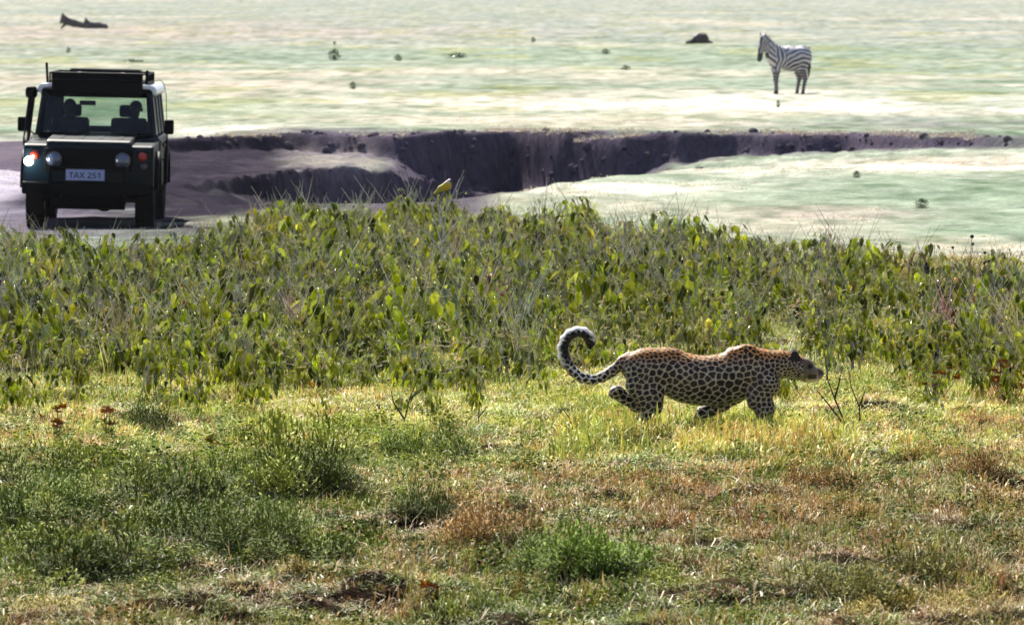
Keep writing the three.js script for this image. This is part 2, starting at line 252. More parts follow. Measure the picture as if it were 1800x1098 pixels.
// ------------------------------------------------------------------ grass
const grassMat = new THREE.MeshPhysicalMaterial({ vertexColors: true, roughness: 0.7, transmission: 0.4, thickness: 0, specularIntensity: 0.22 });
const clumpMat = new THREE.MeshPhysicalMaterial({ vertexColors: true, roughness: 0.8, transmission: 0.12, thickness: 0, specularIntensity: 0.15 });
const leafMat = new THREE.MeshPhysicalMaterial({ vertexColors: true, roughness: 0.42, transmission: 0.8, thickness: 0, specularIntensity: 0.6 });
const woodMat = new THREE.MeshStandardMaterial({ vertexColors: true, roughness: 0.9 });
function tuft(seed, n, rad, h, w, lean, droop) {
  const r = rngOf(seed), s = new Soup();
  for (let i = 0; i < n; i++) {
    const a = r() * 6.283, q = Math.sqrt(r()) * rad, az = r() * 6.283, v = 0.75 + r() * 0.5, warm = r() * 0.25 - 0.1, c = [v * (0.75 + warm), v * 0.72, v * 0.7], c2 = [v * (1.05 + warm), v, v * (1 - warm)];
    const up = r() < 0.45 ? r() * 0.55 * h : -0.015; s.blade(Math.cos(a) * q, up, Math.sin(a) * q, az, lean * (0.1 + r() * 1.3), (h - Math.max(up, 0)) * (0.35 + r() * 0.75), w * (0.5 + r()), droop * (r() - 0.2), c, c2);
  }
  return s.geo();
}
function herb(seed, n, rad, h, lw) {      // low leafy ground cover
  const r = rngOf(seed), s = new Soup();
  for (let i = 0; i < n; i++) {
    const a = r() * 6.283, q = Math.sqrt(r()) * rad, y = h * (0.15 + r() * 0.85) * (1 - 0.5 * (q / rad) ** 2), v = 0.7 + r() * 0.6, c = [v, v, v], az = r() * 6.283;
    s.leaf([Math.cos(a) * q, y, Math.sin(a) * q], [Math.cos(az), 0.5 - r(), Math.sin(az)], [r() - 0.5, 0.6, r() - 0.5], lw * (0.8 + r() * 1.2), lw * 0.55, c, c);
  }
  for (let i = 0; i < n / 5; i++) { const a = r() * 6.283, q = r() * rad; s.blade(Math.cos(a) * q, 0, Math.sin(a) * q, r() * 6.283, 0.5 * r(), h * (0.8 + r() * 0.5), 0.004, 0.5, [0.8, 0.7, 0.6], [1, 0.9, 0.7]); }
  return s.geo();
}
const dummy = new THREE.Object3D(), colr = new THREE.Color();
class Scatter {
  constructor() { this.m = []; this.c = []; }
  add(x, z, s, sy, c, y) { dummy.position.set(x, (y ?? height(x, z)) - 0.005, z); dummy.rotation.set((this.r() - 0.5) * 0.3, this.r() * 6.283, (this.r() - 0.5) * 0.3); dummy.scale.set(s, s * sy, s); dummy.updateMatrix(); this.m.push(dummy.matrix.clone()); this.c.push(c); }
  r = rngOf(99);
  build(name, geo, mat, label, category) {
    const im = new THREE.InstancedMesh(geo, mat, this.m.length);
    this.m.forEach((m, i) => { im.setMatrixAt(i, m); im.setColorAt(i, colr.setRGB(...this.c[i])); });
    im.name = numbered(name); im.castShadow = im.receiveShadow = true; scene.add(im);
    return tag(im, label, category, null, 'stuff');
  }
}
const G = { pale: [0.46, 0.50, 0.10], straw: [0.60, 0.48, 0.19], green: [0.185, 0.275, 0.035], deep: [0.08, 0.125, 0.016], brown: [0.42, 0.27, 0.085], rust: [0.30, 0.14, 0.05], white: [0.75, 0.71, 0.58], lime: [0.26, 0.38, 0.08] };
// where it is green, brown or pale: place in the photograph, half size, kind, weight
const ZONES = [[140, 900, 260, 110, 'g', 1.2], [180, 1010, 200, 80, 'g', 1.4], [480, 860, 220, 60, 'g', 1.1], [430, 960, 260, 60, 'g', 0.8], [560, 1050, 330, 60, 'b', 0.7], [60, 1080, 200, 40, 'b', 0.8], [1040, 1020, 160, 60, 'g', 1.3], [850, 940, 260, 50, 'b', 1.0], [800, 870, 200, 30, 'b', 0.6], [760, 810, 220, 30, 'g', 0.5], [1450, 900, 460, 80, 'b', 0.9], [1600, 1040, 360, 70, 'b', 0.9], [1250, 900, 240, 60, 'b', 0.8], [1250, 780, 300, 30, 'p', 0.9], [550, 760, 360, 40, 'p', 0.9], [350, 690, 400, 40, 'p', 0.8], [1500, 730, 320, 40, 'p', 0.8], [950, 740, 260, 50, 'p', 1.0], [1750, 760, 160, 60, 'b', 0.5], [200, 790, 260, 30, 'b', 0.5], [1330, 770, 160, 20, 'g', 0.4], [1500, 1050, 140, 40, 'g', 0.9], [1400, 880, 120, 20, 'g', 0.5]].map(([px, py, rx, ry, k, a]) => { const d0 = flatD(py + ry), d1 = flatD(py - ry), d = flatD(py); return [xAt(px, d), (d0 + d1) / 2, xAt(900 + rx, d), (d1 - d0) / 2, k, a]; });
function zone(x, d) { const o = { g: 0, b: 0, p: 0 }; for (const [zx, zd, rx, rd, k, a] of ZONES) { const q = ((x - zx) / rx) ** 2 + ((d - zd) / rd) ** 2; if (q < 4) o[k] += a * Math.exp(-q * 1.1); } return o; }
function grassTint(x, d, r) {
  const z = zone(x, d), n = fbm(x * 1.7, d * 1.4, 3), m = fbm(x * 4.3 + 9, d * 3.7, 2);
  const wg = 0.62 + z.g * 1.5 + n * 1.5, wb = 0.38 + z.b * 1.25 - n * 1.1 + m * 0.8, wp = 0.3 + z.p * 1.6 + m + sst(37, 41, d) * 0.5;
  const a = Math.max(wg, 0.02), b = Math.max(wb, 0.02), p = Math.max(wp, 0.02), q = r() * (a + b + p);
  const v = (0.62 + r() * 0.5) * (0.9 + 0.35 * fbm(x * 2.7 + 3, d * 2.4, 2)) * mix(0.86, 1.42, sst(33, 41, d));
  let c;
  if (q < a) c = mix3(G.green, r() < 0.3 + z.g * 0.3 ? G.deep : G.pale, r() * 0.8); else if (q < a + b) c = mix3(G.brown, r() < 0.35 ? G.rust : G.straw, r() * 0.9); else c = mix3(G.pale, r() < 0.4 ? G.straw : G.green, r() * 0.75);
  return c.map((t) => t * v);
}
const tufts = [];
for (let k = 0; k < 4; k++) tufts.push({ g: tuft(20 + k, 62, 0.09, 0.105, 0.0062, 1.0, 1.6), s: new Scatter() });
for (let k = 0; k < 2; k++) tufts.push({ g: tuft(40 + k, 46, 0.11, 0.085, 0.0062, 1.4, 1.0), s: new Scatter() });
for (let k = 0; k < 2; k++) tufts.push({ g: herb(50 + k, 60, 0.09, 0.12, 0.02), s: new Scatter(), herb: 1 });
const clumps = [0, 1, 2].map((k) => {      // low fuzzy bushes: short blades and sprigs all through a lumpy dome
  const r = rngOf(80 + k), q = new Soup(), cl = [...Array(6)].map(() => { const a = r() * 6.283, e = Math.sqrt(r()) * 0.16; return [Math.cos(a) * e, Math.sin(a) * e, 0.09 + r() * 0.07, 0.13 + r() * 0.12, 0.7 + r() * 0.5]; });
  for (let i = 0; i < 1150; i++) { const [X0, Z0, R0, H0, tone] = cl[r() * 6 | 0], a = r() * 6.283, e = Math.cbrt(r()), ph = Math.acos(r()), v = (0.55 + r() * 0.8) * tone, rr = R0 * e * Math.sin(ph); q.blade(X0 + Math.cos(a) * rr, H0 * e * Math.cos(ph) - 0.01, Z0 + Math.sin(a) * rr, a + (r() - 0.5) * 2.4, 0.3 + ph * 0.8 + (r() - 0.5) * 1.8, 0.022 + r() * 0.03, 0.006 + r() * 0.005, (r() - 0.3) * 2, [v * 0.8, v * 0.8, v * 0.75], [v * 1.05, v, v * 0.85]); }
  return { g: q.geo(), s: new Scatter() };
});
const stalks = { g: tuft(60, 6, 0.06, 0.22, 0.004, 0.8, 1.1), s: new Scatter() };
const glints = { g: tuft(61, 9, 0.12, 0.1, 0.008, 1.5, 1.0), s: new Scatter() };  // tufts coloured near white to paint sun glints into the grass
const front = [[-100, 690], [300, 692], [500, 702], [700, 700], [900, 690], [1100, 672], [1300, 655], [1500, 658], [1650, 668], [1900, 690]].map(([px, py]) => [xAt(px, 46), flatD(py)]);
const backT = [[-150, 390], [20, 390], [100, 392], [200, 414], [270, 410], [340, 398], [450, 374], [600, 364], [750, 364], [900, 364], [1000, 364], [1100, 378], [1200, 394], [1300, 412], [1500, 424], [1650, 432], [1800, 428], [1950, 428]].map(([px, py]) => { const d = F * 2.52 / (py - HORIZON); return [xAt(px, d), d]; });
{
  const r = rngOf(7);
  for (let d = 27; d < 68;) {
    const half = d * 0.088 + 0.5, dens = d < 34 ? 150 : d < 48 ? 190 : 70, step = 0.1, n = Math.round(half * 2 * step * dens);
    for (let i = 0; i < n; i++) {
      const x = (r() * 2 - 1) * half, dd = d + r() * step;
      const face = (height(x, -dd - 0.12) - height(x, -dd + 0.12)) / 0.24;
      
      const z = zone(x, dd), lumps = 0.8 + fbm(x * 2.2, dd * 2, 3) * 1.2, c = grassTint(x, dd, r), low = sst(0.25, 0.6, face) * 0.3; if (r() < low) { const k = r() < 0.5 ? G.rust : G.deep; for (let q = 0; q < 3; q++) c[q] = k[q] * (0.5 + r() * 0.4); }  // tufts on steep camera-facing slopes coloured darker: painted shade of the hollows
      const herby = r() < 0.05 + z.g * 0.2, t = herby ? tufts[6 + (r() * 2 | 0)] : r() < 0.3 + z.b * 0.2 ? tufts[4 + (r() * 2 | 0)] : tufts[r() * 4 | 0], tall = dd > 36 && dd < 46 ? 1 : 0.92;
      if (herby && c[0] > c[1]) { const v = c[1]; c[0] = v * 0.75; c[1] = v; c[2] = v * 0.35; }
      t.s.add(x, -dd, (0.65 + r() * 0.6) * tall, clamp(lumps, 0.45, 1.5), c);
      if (x > 0.35 && x < 2.1 && dd > 37.9 && dd < 40.5 && r() < 0.7) tufts[r() * 4 | 0].s.add(x, -dd, 1.35 + r() * 0.5, 0.95 + r() * 0.4, mix3(grassTint(x, dd, r), G.pale, 0.3));
      if (dd < 38.5 && r() < 0.014 * clamp(0.25 + z.g * 1.4 + z.b * 0.4 + fbm(x * 1.1 + 30, dd * 1.1, 2) * 1.6)) { const k = z.g + fbm(x, dd, 2) > z.b * 0.9 + r() * 0.4 - 0.1; clumps[r() * 3 | 0].s.add(x, -dd, k ? 0.55 + r() * r() * 1.1 : 0.45 + r() * 0.5, k ? 0.7 + r() * 0.35 : 0.5 + r() * 0.25, k ? mix3(G.deep, G.pale, r() * 0.6) : mix3(r() < 0.5 ? G.rust : G.brown, G.green, 0.1 + r() * 0.35)); }
      if (r() < 0.05) stalks.s.add(x, -dd, 0.7 + r() * 0.5, 1, mix3(G.straw, G.white, r()));
      if (r() < 0.11 * (dd > 36 ? 1.6 : 1) * (1 + z.p)) glints.s.add(x, -dd, 0.7 + r() * 0.6, 0.9, mix3(G.white, G.straw, r() * 0.5));
    }
    d += step;
  }
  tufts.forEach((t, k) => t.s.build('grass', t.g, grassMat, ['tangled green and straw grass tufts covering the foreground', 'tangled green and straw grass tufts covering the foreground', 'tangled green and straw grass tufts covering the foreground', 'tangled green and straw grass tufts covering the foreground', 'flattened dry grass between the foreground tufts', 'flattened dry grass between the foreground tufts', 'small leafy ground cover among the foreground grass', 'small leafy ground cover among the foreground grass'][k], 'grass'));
  clumps.forEach((k) => k.s.build('grass_clumps', k.g, clumpMat, 'taller rough clumps of grass scattered over the foreground', 'grass'));
  stalks.s.build('grass', stalks.g, grassMat, 'thin pale stalks standing above the foreground grass', 'grass');
  glints.s.build('grass', glints.g, grassMat, 'whitened blades painted as sun glints in the grass', 'grass');
  // short grass of the plain behind the shrubs
  const sc = [new Scatter(), new Scatter()], tg = [tuft(70, 26, 0.11, 0.1, 0.013, 0.9, 0.8), tuft(71, 22, 0.14, 0.08, 0.015, 1.2, 0.8)];
  for (let d = 60; d < 200;) {
    const half = d * 0.086 + 0.5, step = 1, dens = (d < 95 ? 16 : d < 130 ? 9 : 9 * (130 / d) ** 2) * (1 - sst(110, 200, d)), n = Math.round(half * 2 * step * dens);
    for (let i = 0; i < n; i++) {
      const x = (r() * 2 - 1) * half, dd = d + r() * step, c = groundColor(x, -dd), lum = (c[0] + c[1] + c[2]) / 3;
      if (lum < 0.26 || (x < -3.2 && dd > 72 && dd < 97 && c[2] > c[1] * 0.92)) continue;
      const v = 0.8 + r() * 0.45, k = r() < 0.5 ? 0 : 1;
      sc[k].add(x, -dd, (0.5 + r() * 0.5) * (1 - 0.4 * sst(95, 200, dd)), 0.4 + r() * 0.4, mix3(c.map((t) => t * v * 1.6), r() < 0.5 ? [0.3, 0.38, 0.2] : [0.5, 0.44, 0.3], 0.25));
    }
    d += step;
  }
  sc.forEach((s, k) => s.build('grass', tg[k], grassMat, 'short pale grass of the plain beyond the shrubs', 'grass'));
}

// ------------------------------------------------------------------ the shrub thicket
const LEAF = [[0.53, 0.58, 0.05], [0.13, 0.165, 0.025], [0.64, 0.66, 0.07], [0.7, 0.71, 0.15], [0.24, 0.27, 0.05], [0.72, 0.62, 0.09]];
function shrubStems(r, h, n) {
  const out = [];
  for (let i = 0; i < n; i++) {
    const az = r() * 6.283, lean = 0.06 + r() * 0.3, hh = h * (0.6 + r() * 0.45), b = 0.05 * r(), pts = [];
    for (let k = 0; k <= 4; k++) { const t = k / 4; pts.push([Math.cos(az) * (b + lean * hh * t * t + (r() - 0.5) * 0.02), hh * t, Math.sin(az) * (b + lean * hh * t * t + (r() - 0.5) * 0.02)]); }
    out.push(pts);
  }
  return out;
}
const along = (pts, t) => { const q = t * (pts.length - 1), i = Math.min(pts.length - 2, Math.floor(q)), f = q - i; return [0, 1, 2].map((c) => mix(pts[i][c], pts[i + 1][c], f)); };
function shrubGeo(seed, h, nStem, nLeaf, size, pal, dry) {
  const r = rngOf(seed), s = new Soup(), w = new Soup();
  for (const pts of shrubStems(r, h, nStem)) {
    const g = 0.75 + r() * 0.6; w.stick(pts, 0.006, 0.0025, [0.42 * g, 0.39 * g, 0.3 * g]);
    for (let k = 0; k < nLeaf; k++) {
      const t = 0.22 + 0.78 * Math.sqrt(r()), p = along(pts, t), az = r() * 6.283, reach = 0.03 + r() * 0.09, q = [p[0] + Math.cos(az) * reach, p[1] + 0.03 * r(), p[2] + Math.sin(az) * reach];
      w.stick([p, q], 0.0018, 0.0012, [0.2, 0.19, 0.1], 3);
      const base = pal[Math.min(pal.length - 1, (r() * r() * pal.length) | 0)], v = 0.5 + r() * 0.8, c = base.map((x) => x * v), l = size * (0.55 + r() * 0.8), tilt = r() < 0.8 ? 0.15 + r() * 0.35 : 0.9;
      s.leaf(q, [Math.cos(az) * tilt, -1, Math.sin(az) * tilt], [Math.sin(az) + (r() - 0.5), 0, -Math.cos(az) + (r() - 0.5)], l, l * (0.36 + r() * 0.2), c, c.map((x) => x * 1.15), 0.15 + r() * 0.25);
      if (r() < 0.16) s.bead([q[0], q[1] - 0.02, q[2]], 0.006 + r() * 0.004, r() < 0.5 ? [0.75, 0.65, 0.15] : [0.85, 0.8, 0.6]);
    }
    if (dry) for (let k = 0; k < 3; k++) { const t = 0.4 + r() * 0.6, p = along(pts, t), az = r() * 6.283, l = 0.1 + r() * 0.15; w.stick([p, [p[0] + Math.cos(az) * l * 0.6, p[1] + l, p[2] + Math.sin(az) * l * 0.6]], 0.0028, 0.0012, [0.4, 0.36, 0.32], 3); }
  }
  return { leaves: s.geo(), wood: w.geo() };
}
const thicketBack = (x) => pl(backT, x) + fbm(x * 0.8, 3, 3) * 1.6, thicketFront = (x) => pl(front, x) + fbm(x * 1.1, 8, 3) * 1.4;
{
  const r = rngOf(31), kinds = [];
  for (let k = 0; k < 7; k++) { const g = shrubGeo(100 + k, 0.48 + 0.05 * (k % 3), 3 + (k % 3), 12, 0.112, k === 2 ? [...LEAF.slice(0, 5), [0.6, 0.36, 0.06]] : LEAF, 1); kinds.push({ ...g, s: new Scatter() }); }
  const dryk = [];
  for (let k = 0; k < 3; k++) { const g = shrubGeo(130 + k, 0.55, 7, 3, 0.05, [[0.4, 0.42, 0.2], [0.5, 0.46, 0.26], [0.5, 0.36, 0.18]], 1); dryk.push({ ...g, s: new Scatter() }); }
  const grey = { g: tuft(140, 18, 0.13, 0.40, 0.006, 0.45, 0.9), s: new Scatter() };
  for (let d = 41; d < 80; d += 0.25) {
    const half = d * 0.0885 + 0.4, n = Math.round(half * 2 * 0.25 * 5.2);
    for (let i = 0; i < n; i++) {
      const x = (r() * 2 - 1) * half, dd = d + r() * 0.25, f = thicketFront(x), b = thicketBack(x);
      if (dd < f || dd > b) { if (dd < f && dd > f - 6 && r() < 0.5 * sst(f - 6, f, dd) * (fbm(x * 1.3 + 50, dd * 0.9, 2) > -0.05 ? 1 : 0.2)) { const k = kinds[r() * 7 | 0]; k.s.add(x, -dd, 0.4 + r() * 0.4, 1, [0.95, 1, 0.9]); } continue; }
      const clump = fbm(x * 0.9 + 20, dd * 0.7, 3), right = sst(2.2, 4.5, x) * sst(b - 7, b - 3, dd), edge = sst(0, 3.5, dd - f);
      if (clump < -0.24 - edge * 0.06 || r() < right * 0.75) { (r() < 0.35 ? dryk[r() * 3 | 0] : grey).s.add(x, -dd, 0.7 + r() * 0.4, 1, mix3([0.62, 0.6, 0.42], [0.42, 0.48, 0.26], r())); continue; }
      const v = 0.8 + r() * 0.45, y = r() < 0.05 ? [1.3, 1.2, 0.8] : [1, 1 + r() * 0.12, 0.9];
      kinds[r() * 7 | 0].s.add(x, -dd, (0.72 + r() * 0.42) * (0.7 + 0.3 * edge) * (1 + clump * 0.35), 1, y.map((q) => q * v));
      if (r() < 0.06) dryk[r() * 3 | 0].s.add(x + r() * 0.3, -dd - r() * 0.2, 0.75 + r() * 0.5, 1.05, [1, 1, 1].map(() => 0.8 + r() * 0.5));
      if (r() < 0.16) grey.s.add(x + r() * 0.3, -dd, 0.55 + r() * 0.55, 1, mix3([0.6, 0.56, 0.38], [0.42, 0.48, 0.24], r()));
    }
  }
  { const q = rngOf(55), so = new Soup(), pale = new Scatter(); for (let k = 0; k < 9; k++) { const a = q() * 6.283, e = q() * 0.2, c = q() < 0.5 ? [0.85, 0.8, 0.6] : [0.7, 0.68, 0.3]; so.leaf([Math.cos(a) * e, 0.12 + q() * 0.42, Math.sin(a) * e], [q() - 0.5, 0.4 - q(), q() - 0.5], [q() - 0.5, q() - 0.5, q() - 0.5], 0.03 + q() * 0.04, 0.014, c, c); }  // pale leaf colours paint sparkles of sunlight into the belt
    for (let d = 42; d < 76; d += 0.25) { const half = d * 0.0885, n = Math.round(half * 0.5 * 12); for (let i = 0; i < n; i++) { const x = (r() * 2 - 1) * half, dd = d + r() * 0.25; if (dd > thicketFront(x) - 1.5 && dd < thicketBack(x)) pale.add(x, -dd, 0.7 + r() * 0.5, 1, [1, 1, 1].map(() => 0.85 + r() * 0.15)); } }
    pale.build('glint_leaves', so.geo(), leafMat, 'small pale leaves painted as sun glints through the shrub belt', 'leaves'); }
  for (const k of kinds) { k.s.build('shrub_leaves', k.leaves, leafMat, 'drooping olive leaves massed in the shrub belt', 'shrubs'); k.s.build('shrub_stems', k.wood, woodMat, 'grey woody stems inside the shrub belt', 'shrubs'); }
  for (const k of dryk) { k.s.build('dry_shrub_leaves', k.leaves, leafMat, 'sparse withered leaves on grey stems in the shrub belt', 'shrubs'); k.s.build('dry_shrub_stems', k.wood, woodMat, 'bare grey twigs standing between the leafy shrubs', 'shrubs'); }
  grey.s.build('tall_grass', grey.g, grassMat, 'tall grey green grass growing among the shrubs', 'grass');
}
// clods of earth and dry grass on the eroded banks
{
  const r = rngOf(210), clods = [new Scatter(), new Scatter()], rim = new Scatter(), cg = [0, 1].map((k) => { const g = new THREE.IcosahedronGeometry(0.5, 1), p = g.attributes.position; for (let i = 0; i < p.count; i++) { const q = 0.75 + 0.4 * (0.5 + 0.5 * vn3(p.getX(i) * 3 + k * 9, p.getY(i) * 3, p.getZ(i) * 3)); p.setXYZ(i, p.getX(i) * q, p.getY(i) * q * 0.8, p.getZ(i) * q); } g.computeVertexNormals(); return g; });
  for (let i = 0; i < 9000; i++) {
    const x = -7.5 + r() * 19, d = 94 + r() * 39, g = gully(x, d), on = g.face > 0.4 ? 1 : g.s1 * 0.35 * sst(gx(640), gx(760), x) * (1 - sst(gx(1080), gx(1230), x)) + (d > g.b && d < g.b + 1 ? 0.4 : 0);
    if (r() > on) continue;
    clods[i % 2].add(x, -d, 0.05 + r() * r() * 0.22, 0.8 + r() * 0.5, mix3(C.soil, [0.1, 0.08, 0.09], r()));
  }
  for (let i = 0; i < 1500; i++) { const x = -7 + r() * 18.5, g = gully(x, 120); if (g.hb < 0.12 || fbm(x * 0.9 + 12, 5, 3) + r() * 0.3 < 0.1) continue; rim.add(x, -(g.b + 0.1 + r() * r() * 5), 0.35 + r() * 0.6, 0.5 + r() * 0.6, mix3([0.3, 0.27, 0.2], [0.5, 0.48, 0.36], r())); }
  clods.forEach((c, k) => c.build('earth_clods', cg[k], new THREE.MeshPhysicalMaterial({ roughness: 1, specularIntensity: 0 }), 'dark crumbled earth lying on the gully banks', 'earth'));
  rim.build('grass', tuft(211, 26, 0.12, 0.13, 0.012, 1.0, 1.4), grassMat, 'dry grass fringing the lip of the gully', 'grass');
}
// ------------------------------------------------------------------ the leopard, walking to the right through the grass
// outline measured along the body: 934.6 units to the metre, 212 units above the ground line
const Lp = (a, b, z = 0) => [(a / 3.4615 - 280) / 270, (212 - b / 3.4615) / 270, z], Lr = (r) => r / 934.6;
function leopard() {
  const prims = [], add = (a, b, ra, c, d, rb, z0 = 0, z1 = z0, zs = 1, k) => prims.push(cap(Lp(a, b, z0), Lr(ra), Lp(c, d, z1), Lr(rb), zs, k));
  // trunk
  add(525, 300, 72, 610, 318, 112, 0, 0, 0.82); add(610, 318, 112, 720, 330, 128, 0, 0, 0.8); add(720, 330, 128, 830, 362, 132, 0, 0, 0.82); add(830, 362, 132, 960, 388, 140, 0, 0, 0.86); add(960, 388, 140, 1080, 378, 140, 0, 0, 0.84); add(1080, 378, 140, 1200, 345, 142, 0, 0, 0.78); add(1200, 345, 142, 1310, 325, 112, 0, 0, 0.78);
  add(850, 412, 108, 1060, 416, 114, 0, 0, 0.8); add(1290, 515, 52, 1330, 550, 46, 0.085, 0.085, 0.85, 0.03);
  add(600, 235, 38, 790, 240, 34, 0, 0, 1.2); add(1150, 228, 45, 1240, 210, 35, 0, 0, 1.3);
  // neck and head
  add(1310, 300, 104, 1430, 290, 76, 0, 0, 0.85); add(1430, 290, 76, 1510, 300, 68);
  add(1530, 300, 62, 1565, 312, 58, 0, 0, 1.05, 0.03); add(1560, 335, 42, 1600, 345, 38, 0.025, 0.02, 1, 0.03); add(1560, 335, 42, 1600, 345, 38, -0.025, -0.02, 1, 0.03); add(1590, 318, 44, 1645, 338, 32, 0, 0, 0.9, 0.025); add(1640, 345, 30, 1664, 352, 24, 0.012, 0.008, 1, 0.02); add(1640, 345, 30, 1664, 352, 24, -0.012, -0.008, 1, 0.02); add(1655, 334, 19, 1674, 341, 13, 0, 0, 1.1, 0.012); add(1590, 372, 26, 1645, 377, 17, 0, 0, 1.1, 0.02);
  add(1588, 278, 20, 1612, 288, 16, 0.026, 0.026, 1, 0.02); add(1588, 278, 20, 1612, 288, 16, -0.026, -0.026, 1, 0.02);
  // ears
  for (const z of [1, -1]) add(1522, 250, 24, 1514, 226, 20, z * 0.05, z * 0.062, 0.5, 0.015);
  // near foreleg, carrying the weight
  add(1225, 225, 58, 1345, 410, 66, 0.055, 0.085, 0.7, 0.05); add(1345, 410, 66, 1285, 500, 50, 0.085, 0.085, 0.8, 0.04); add(1300, 470, 66, 1335, 560, 50, 0.085, 0.085, 0.85, 0.03); add(1335, 560, 50, 1345, 650, 36, 0.085, 0.085, 1, 0.03); add(1345, 650, 34, 1362, 700, 36, 0.085, 0.085, 1, 0.02); add(1362, 702, 34, 1392, 712, 26, 0.085, 0.088, 1.1, 0.02);
  // far foreleg, swept back
  add(1225, 270, 60, 1190, 450, 58, -0.06, -0.075, 0.7, 0.05); add(1170, 470, 54, 1080, 540, 40, -0.075, -0.075, 0.9, 0.03); add(1080, 540, 40, 1000, 580, 34, -0.075, -0.075, 1, 0.03); add(1000, 580, 34, 955, 590, 32, -0.075, -0.075, 1, 0.02); add(955, 588, 30, 935, 615, 22, -0.075, -0.075, 1, 0.02);
  // near hind leg
  add(590, 320, 108, 640, 470, 74, 0.05, 0.075, 0.62, 0.05); add(640, 470, 74, 655, 545, 50, 0.075, 0.075, 0.75, 0.03); add(655, 540, 50, 590, 620, 34, 0.075, 0.075, 0.9, 0.03); add(590, 620, 34, 615, 700, 30, 0.075, 0.075, 1, 0.02); add(615, 702, 30, 665, 714, 26, 0.075, 0.078, 1.1, 0.02);
  add(560, 420, 70, 610, 500, 60, 0.07, 0.075, 0.7, 0.04);
  // far hind leg, paw just lifted behind
  add(580, 330, 96, 610, 490, 62, -0.05, -0.07, 0.62, 0.05); add(610, 490, 60, 560, 545, 38, -0.07, -0.07, 0.9, 0.03); add(560, 545, 38, 480, 500, 33, -0.07, -0.07, 1, 0.03); add(480, 500, 36, 440, 468, 38, -0.07, -0.07, 1, 0.02); add(440, 466, 38, 422, 470, 34, -0.07, -0.07, 1.1, 0.02);
  // tail, curled up over itself
  const tail = [[520, 250, 40, 0], [470, 275, 33, 0], [400, 335, 29, 0.01], [340, 370, 28, 0.02], [285, 383, 27, 0.03], [225, 372, 27, 0.04], [170, 335, 27, 0.045], [130, 285, 27, 0.05], [108, 235, 27, 0.05], [103, 185, 27, 0.05], [118, 138, 27, 0.05], [150, 103, 27, 0.05], [190, 87, 27, 0.05], [232, 92, 27, 0.05], [263, 118, 26, 0.05], [275, 150, 24, 0.05], [270, 182, 15, 0.05]];
  for (let i = 1; i < tail.length; i++) add(tail[i - 1][0], tail[i - 1][1], tail[i - 1][2], tail[i][0], tail[i][1], tail[i][2], tail[i - 1][3], tail[i][3], 1, 0.02);
  const g = body(prims, 0.04, 0.0055, (x, y, z) => vn3(x * 14, y * 14, z * 14) * 0.0035), P = g.attributes.position, N = g.attributes.normal;
  // spots: seeds spread over the skin, their size by region
  const px = (x) => (x * 270 + 280) * 3.4615, py = (y) => (212 - y * 270) * 3.4615;
  const region = (x, y) => {
    const u = px(x), v = py(y);
    if (u < 480 && !(v > 410 && u > 350)) return 0.030;
    if (u > 1570) return 0.013;
    if (u > 1480) return 0.017;
    if (u > 1400) return 0.023;
    if (u > 1240) return mix(0.034, 0.027, sst(1260, 1400, u)) * (v > 480 ? 0.95 : 1) * (v < 240 ? 0.8 : 1);
    if (v > 520) return 0.034;
    return mix(0.025, 0.037, sst(200, 330, v)) * mix(0.86, 1, sst(520, 800, u));
  };
  const r = rngOf(17), order = [...Array(P.count).keys()], cellS = 0.05, grid = new Map(), key = (a, b, c) => a * 73856093 ^ b * 19349663 ^ c * 83492791, seeds = [];
  for (let i = order.length - 1; i > 0; i--) { const j = (r() * (i + 1)) | 0;[order[i], order[j]] = [order[j], order[i]]; }
  const near = (x, y, z, fn) => { const a = Math.floor(x / cellS), b = Math.floor(y / cellS), c = Math.floor(z / cellS); for (let i = -1; i <= 1; i++) for (let j = -1; j <= 1; j++) for (let k = -1; k <= 1; k++) for (const s of grid.get(key(a + i, b + j, c + k)) ?? []) fn(s); };
  const dist = (s, x, y, z) => Math.hypot((x - s.x) * 0.9, y - s.y, z - s.z);
  for (const i of order) {
    const x = P.getX(i), y = P.getY(i), z = P.getZ(i), R = region(x, y); let ok = true;
    near(x, y, z, (s) => { if (ok && dist(s, x, y, z) < Math.min(R, s.R) * 0.93 && s.n[2] * N.getZ(i) > -0.3) ok = false; });
    if (ok) { const s = { x, y, z, R, n: [N.getX(i), N.getY(i), N.getZ(i)], ring: r(), gap: r() * 6.28 }, k = key(Math.floor(x / cellS), Math.floor(y / cellS), Math.floor(z / cellS)); if (!grid.has(k)) grid.set(k, []); grid.get(k).push(s); seeds.push(s); }
  }
  paint(g, (x, y, z, nx, ny, nz) => {
    const u = px(x), v = py(y), R = region(x, y), wx = x + vn3(x * 90, y * 90, z * 90) * 0.0035, wy = y + vn3(x * 90 + 50, y * 90, z * 90) * 0.0035;
    let d1 = 9, d2 = 9, s1 = null;
    near(wx, wy, z, (s) => { if (s.n[0] * nx + s.n[1] * ny + s.n[2] * nz < -0.2) return; const d = dist(s, wx, wy, z); if (d < d1) { d2 = d1; d1 = d; s1 = s; } else if (d < d2) d2 = d; });
    const top = sst(330, 170, v) * sst(0.05, 0.8, ny) * 1.0, isTail = u < 480 && !(v > 410 && u > 350);
    let base = mix3([0.64, 0.53, 0.40], [0.95, 0.42, 0.05], clamp(top * 1.2 + sst(300, 180, v) * 0.4));  // tawny back over paler flanks, orange boosted to paint the sunlit rim
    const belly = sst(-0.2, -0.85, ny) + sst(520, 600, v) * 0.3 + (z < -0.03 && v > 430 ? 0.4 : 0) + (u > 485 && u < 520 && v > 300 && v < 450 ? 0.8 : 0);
    base = mix3(base, [0.78, 0.74, 0.68], clamp(belly));
